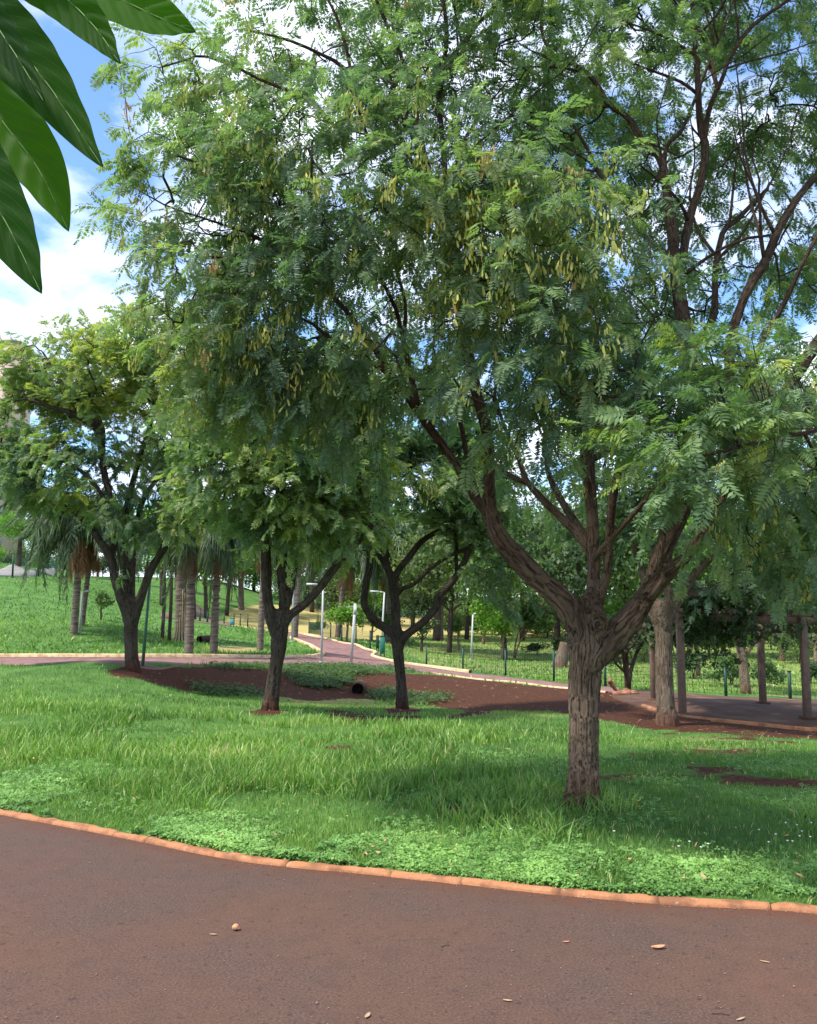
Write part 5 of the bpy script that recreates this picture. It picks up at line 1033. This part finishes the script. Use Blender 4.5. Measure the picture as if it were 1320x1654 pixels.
pc = patch(x, y, 1.6, 7); pl = patch(x, y, 3.5, 8); k = ((pc + (pl - .5) * .6) > .425); x, y, off, pc, pl = x[k], y[k], off[k], pc[k], pl[k]; y = np.maximum(y, yk(x) + .052 + .02 * patch(x, y, 6, 3))
cover(g, x, y, .03 + .07 * np.clip(pl - .3, 0, .5), rng.uniform(.014, .032, len(x)), .30 + (pc - .4) * 1.2 + (pl - .5) * .8 + rng.normal(0, .15, len(x)), rng)
x, y = scatter(26000, 5.4, 13, 1.3); ok, s = on_grass(x, y, .3); k = ok & (patch(x, y, 1.3, 9) > .53); x, y = x[k], y[k]; cover(g, x, y, .07, .024, .4 + rng.normal(0, .15, len(x)), rng)
g.build('ground_cover', M['clover'], None, (0, 0, 0), kind='stuff', label='low leafy clover-like ground cover spilling over the orange kerb', category='ground cover')
g = MB()
for poly, n in (([(460,1074),(620,1076),(700,1086),(640,1090),(600,1088),(560,1100),(560,1104),(540,1116),(500,1112),(455,1095)], 6500), ([(600,1120),(640,1114),(650,1128),(610,1132)], 900), ([(300,1108),(420,1114),(430,1126),(330,1124)], 700), ([(640,1122),(720,1122),(720,1136),(640,1140)], 900), ([(340,1074),(460,1075),(440,1083),(350,1082)], 900)):
    P_ = np.array(poly, float); q = []
    bb0, bb1 = P_.min(0), P_.max(0); qx = rng.uniform(bb0[0], bb1[0], 500); qy = rng.uniform(bb0[1], bb1[1], 500); ok = inpoly(qx, qy, poly); H_ = np.array([hit(a, b) for a, b in zip(qx[ok][:220], qy[ok][:220])])
    H_ = H_[(H_[:, 1] < 34) & (H_[:, 1] > 18)]; i = rng.integers(0, len(H_), n); x = H_[i, 0] + rng.normal(0, .16, n); y = H_[i, 1] + rng.normal(0, .12, n); cover(g, x, y, .14, .055, .3 + rng.normal(0, .2, n), rng)
g.build('bank_creeper', M['leaf_mid'], None, (0, 0, 0), kind='stuff', label='dark green creeper growing down the red bank above the drain', category='creeper')
# dead leaf litter and straw on the soil
g = MB(); x, y = scatter(6000, 7, 34, .6); s = bil(S, x, y); k = s > .3; x, y = x[k], y[k]; n = len(x); c = np.stack([x, y, zg(x, y) + .012], -1); a = rng.uniform(0, 2 * pi, n); e = np.stack([np.cos(a), np.sin(a), rng.normal(0, .2, n)], -1); f = np.stack([-np.sin(a), np.cos(a), rng.normal(0, .2, n)], -1); s_ = (rng.uniform(.03, .09, n) * np.clip(y / 24, .22, 1))[:, None]
g.add(np.stack([c - e * s_, c + f * s_ * .22, c + e * s_, c - f * s_ * .22], 1).reshape(-1, 3), None, np.arange(4 * n).reshape(n, 4)); g.build('leaf_litter', M['root_bark'], None, (0, 0, 0), kind='stuff', label='dry leaf litter and twigs scattered on the red soil', category='leaf litter')
g = MB(); x, y = scatter(450, 5, 22, 1.2); ok, s = on_grass(x, y, .12); x, y = x[ok], y[ok]; n = len(x); c = np.stack([x, y, zg(x, y) + rng.uniform(.03, .075, n)], -1); e = norm(rng.normal(size=(n, 3)) * [1, 1, .35]); f = norm(np.cross(e, rng.normal(0, .3, (n, 3)) + [0, 0, 1])); s_ = rng.uniform(.012, .028, n)[:, None]
g.add(np.stack([c - e * s_, c + f * s_ * .4, c + e * s_, c - f * s_ * .4], 1).reshape(-1, 3), None, np.arange(4 * n).reshape(n, 4)); g.build('fallen_leaves', M['dry_leaf'], None, (0, 0, 0), kind='stuff', label='small dry fallen leaves caught in the grass of the lawn', category='leaves')
# little white flowers at right
g = MB(); st = MB()
for px, py in [(1288,1332),(1299,1342),(1296,1354),(1283,1358),(1226,1345),(1275,1361),(1254,1362),(1310,1358),(1128,1380),(1112,1362),(991,1342),(825,1350),(1140,1376),(1260,1338),(1316,1340),(1240,1372),(1100,1371)]:
    q = hit(px, py + 26); h_ = rng.uniform(.10, .16); e = q + [rng.normal(0, .02), 0, h_]; tube(st, [q, e], .0015, 3)
    for a in np.linspace(0, 2 * pi, 6, endpoint=False): u = np.array([cos(a), sin(a) * .6, .5]); v = np.array([-sin(a), cos(a) * .6, .1]); g.add([e, e + u * .006 + v * .004, e + u * .011, e + u * .006 - v * .004], None, [[0, 1, 2, 3]])
    g.add(*(lambda b: (np.vstack(b.V), None, np.vstack(b.Q)))(box(MB(), e + [0, 0, .003], (.007, .007, .007))))
wf = g.build('white_flowers', M['white_petal'], None, (0, 0, 0), kind='stuff', label='tiny white flowers on thin stalks dotted through the grass', category='flowers'); st.build('stalks', M['clover'], wf, (0, 0, 0), kind='stuff')

# ------------------------------------------------------------------ litter on the road
def rpt(px, py): q = kerb_hit(px, py); q[2] = 0; return q
def lump(mb, c, r, rng, flat=.7):
    n = 9; th = np.linspace(0, pi, 6)[1:-1]; V = [c + [0, 0, r * flat * 2]]
    for t_ in th:
        for k in range(n): a = 2 * pi * k / n; q = r * rng.uniform(.85, 1.12); V.append(c + [cos(a) * sin(t_) * q, sin(a) * sin(t_) * q, r * flat * (1 + cos(t_))])
    V.append(c); T = [[0, 1 + k, 1 + (k + 1) % n] for k in range(n)]; Q = [[1 + i * n + k, 1 + (i + 1) * n + k, 1 + (i + 1) * n + (k + 1) % n, 1 + i * n + (k + 1) % n] for i in range(3) for k in range(n)]; l = len(V) - 1; T += [[l, l - n + (k + 1) % n, l - n + k] for k in range(n)]
    mb.add(V, T, Q)
rng = np.random.default_rng(9); q = rpt(381, 1503); m_ = MB(); lump(m_, q + [0, 0, .001], .019, rng, .85); lump(m_, q + [.012, -.003, .004], .010, rng, .8); o = m_.build('fallen_nut', M['nut'], None, q, smooth=True, label='round tan nut lying alone on the road at the left', category='nut')
def curl_leaf(px, py, ln, wd, rot, label, mat='dry_leaf', grp=None):
    q = rpt(px, py); n = 9; m_ = 5; V = []; ca, sa = cos(rot), sin(rot)
    for i in range(n):
        t_ = i / (n - 1); w = wd * sin(pi * min(.98, t_ * .93 + .04)) ** .8
        for j in range(m_): v = (j / (m_ - 1) - .5) * 2; xx = (t_ - .5) * ln; yy = v * w * .5; V.append(q + [ca * xx - sa * yy, sa * xx + ca * yy, .003 + abs(v) ** 1.5 * wd * .28 + .25 * wd * (t_ - .4) ** 2 * 2])
    k = (np.arange(n - 1)[:, None] * m_ + np.arange(m_ - 1)[None]).ravel(); b = MB(); b.add(V, None, np.stack([k, k + 1, k + m_ + 1, k + m_], -1)); o = b.build('fallen_leaf', M[mat], None, q, smooth=True, label=label, category='leaf'); md = o.modifiers.new('s', 'SOLIDIFY'); md.thickness = .0008
    if grp: o['group'] = grp
curl_leaf(1064, 1533, .07, .034, .1, 'curled orange dry leaf on the road at the right')
curl_leaf(345, 1511, .04, .012, -.1, 'thin pale leaf sliver just left of the round nut', 'straw')
curl_leaf(594, 1643, .045, .018, 1.2, 'small yellowish leaf scrap at the bottom edge of the road', 'straw')
curl_leaf(820, 1618, .04, .012, -.3, 'thin straw-coloured leaf sliver low on the road, centre right', 'straw')
curl_leaf(915, 1523, .035, .013, .1, 'small pale leaf scrap left of the curled orange leaf', 'dry_leaf')
curl_leaf(1236, 1555, .045, .010, -.6, 'narrow dry leaf sliver on the road near the right edge', 'straw')
curl_leaf(1197, 1648, .05, .012, .5, 'bent straw at the lower right of the road', 'straw')
for px, py, a, ln, lab in ((720,1529,.5,.05,'dark twig on the road below the middle of the kerb'), (1165,1640,-.2,.07,'thin twig at the lower right of the road')):
    q = rpt(px, py); e = np.array([cos(a), sin(a), 0]) * ln / 2; m_ = MB(); tube(m_, catmull([q - e + [0, 0, .003], q + [0, .004, .005], q + e + [0, 0, .003]], 7), np.linspace(.002, .0012, 7), 5); m_.build('twig', M['twig'], None, q, label=lab, category='twig')
g = MB()
for k in range(420):
    px, py = rng.uniform(-60, 1380), rng.uniform(1330, 1700); q = rpt(px, py)
    if q[1] > yk(q[0]) - .02: continue
    lump(g, q, rng.uniform(.0014, .0042) * (1.5 if rng.uniform() < .05 else 1), rng, .6)
for k in range(260):   # soil crumbs gathered along the kerb
    s_ = rng.uniform(s_of_px(-50), s_of_px(1380)); c = kpt(s_); lump(g, np.array([c[0], c[1] - abs(rng.normal(0, .035)) - .004, 0]), rng.uniform(.0015, .005), rng, .6)
g.build('road_grit', M['pebble'], None, (0, 0, 0), kind='stuff', label='fine grit and crumbs of stone scattered over the road', category='grit')
for px, py, r, lab in ((512,1622,.007,'grey pebble on the road near the bottom, left of centre'), (156,1575,.005,'small pale pebble at the lower left of the road'), (1020,1608,.006,'whitish pebble on the road below the curled leaf'), (1171,1574,.005,'small pebble right of the curled leaf'), (1283,1595,.006,'dark pebble near the right edge of the road')):
    q = rpt(px, py); m_ = MB(); lump(m_, q, r, rng, .7); m_.build('pebble', M['pebble'], None, q, label=lab, category='pebble')

# ------------------------------------------------------------------ big leaves hanging into the picture
def plumeria_mat():
    m, nt = new_mat('plumeria_leaf'); u = attr(nt, 'barkco', 'Vector'); sp = nd(nt, 'ShaderNodeSeparateXYZ'); nt.links.new(u, sp.inputs[0]); au = mth(nt, 'ABSOLUTE', sp.outputs[1])
    ph = mth(nt, 'SUBTRACT', mth(nt, 'MULTIPLY', sp.outputs[0], 15.), mth(nt, 'MULTIPLY', au, 3.6)); fr = mth(nt, 'ABSOLUTE', mth(nt, 'SUBTRACT', mth(nt, 'FRACT', ph), .5)); vein = ramp(nt, fr, [(0.0, 1.), (.045, 0.)]); rib = ramp(nt, au, [(.012, .6), (.03, 0.)])
    vv = mth(nt, 'MAXIMUM', mth(nt, 'MULTIPLY', vein, .3), rib); co = nd(nt, 'ShaderNodeTexCoord').outputs['Object']; base = ramp(nt, attr(nt, 'tint'), [(0, (.008, .036, .005)), (1, (.050, .14, .008))])
    col = mixc(nt, ramp(nt, nz(nt, co, 40, 5), [(.35, 0.), (.75, .35)]), base, (.03, .075, .012)); col = mixc(nt, mth(nt, 'MULTIPLY', vv, .95), col, (.12, .22, .05)); b, o = principled(nt, col, .55, mth(nt, 'SUBTRACT', 1.0, vv), .3, .001, .06)
    spots = ramp(nt, nz(nt, co, 150, 3, .6), [(.70, 0.), (.74, .8)])
    nt.links.new(mixc(nt, spots, col, (.09, .06, .02)), b.inputs['Base Color'])
    tr = nd(nt, 'ShaderNodeBsdfTranslucent'); nt.links.new(mixc(nt, 1.0, col, (2.0, 2.3, .5), 'MULTIPLY'), tr.inputs[0]); mx_ = nd(nt, 'ShaderNodeMixShader', {0: .5}); nt.links.new(b.outputs[0], mx_.inputs[1]); nt.links.new(tr.outputs[0], mx_.inputs[2]); nt.links.new(mx_.outputs[0], o.inputs[0]); return m
M['plum'] = plumeria_mat(); M['plum_rib'] = plain('plum_rib', (.13, .24, .06), .6)
M['plum_stem'] = plain('plum_stem', (.16, .15, .12), .8)
hub = P(-170, -90, .80); br = thing('plumeria_branch', 'broad pointed glossy leaves of a near branch hanging in at the top left corner', 'branch', hub)
m_ = MB(); tube(m_, catmull([hub + [-.02, .02, -.02], hub + [-.12, .05, .10], hub + [-.30, .08, .16]], 8), np.linspace(.010, .016, 8), 10); m_.build('stem', M['plum_stem'], br, smooth=True)
def big_leaf(pts_, wpx, d0, d1, tint, tilt, peak=.55):
    """midrib pixels from base to tip, half width in pixels"""
    n = 64; m_ = 15; A = np.array([P(x, y, d0 + (d1 - d0) * i / (len(pts_) - 1)) for i, (x, y) in enumerate(pts_)]); A = catmull(A, n); T = norm(np.gradient(A, axis=0)); view = norm(A - EYE); S_ = norm(np.cross(view, T)); N_ = norm(np.cross(T, S_)); S_ = norm(S_ * cos(tilt) + N_ * sin(tilt)); N_ = norm(np.cross(T, S_))
    t_ = np.linspace(0, 1, n); prof = (t_ ** .8) * (1 - t_) ** .85; prof = prof / prof.max(); W = .96 * wpx * (d0 + d1) / 2 / F * prof; v = np.linspace(-1, 1, m_)
    V = A[:, None] + S_[:, None] * (W[:, None] * v[None])[..., None] + N_[:, None] * ((np.abs(v)[None] * W[:, None] * -.22 + .0012 * np.sin(t_[:, None] * 60 - np.abs(v)[None] * 8)) )[..., None]
    co = np.stack(np.broadcast_arrays(t_[:, None], v[None], 0 * t_[:, None]), -1).reshape(-1, 3); k = (np.arange(n - 1)[:, None] * m_ + np.arange(m_ - 1)[None]).ravel()
    b = MB(); b.add(V.reshape(-1, 3), None, np.stack([k, k + 1, k + m_ + 1, k + m_], -1), tint, co); o = b.build('leaf', M['plum'], br, smooth=True, co=True)
    m2 = MB(); tube(m2, np.vstack([catmull([hub, (hub + A[0]) / 2 + [0, 0, -.004], A[0]], 6)[:-1], A]), np.concatenate([np.full(5, .0018), np.linspace(.0013, .0003, n)]), 6); r_ = m2.build('midrib', M['plum_rib'], o, None, smooth=True); r_.matrix_parent_inverse.identity(); return o

big_leaf([(-120,-60),(-60,-10),(10,55),(80,140),(166,270)], 62, .80, .72, .25, .25)
big_leaf([(-130,-20),(-70,80),(0,190),(60,270),(111,373)], 62, .84, .78, .85, -.2)
big_leaf([(-150,10),(-110,130),(-50,260),(10,360),(67,474)], 66, .76, .72, .15, .2)
big_leaf([(-70,-90),(0,-60),(90,-15),(150,40),(194,102)], 42, .78, .74, .35, .2)
big_leaf([(20,-110),(90,-60),(170,-15),(250,25),(316,51)], 50, .86, .84, .75, -.35)
big_leaf([(-150,-80),(-100,-60),(-30,10),(20,80),(72,166)], 40, .74, .70, .10, .35)
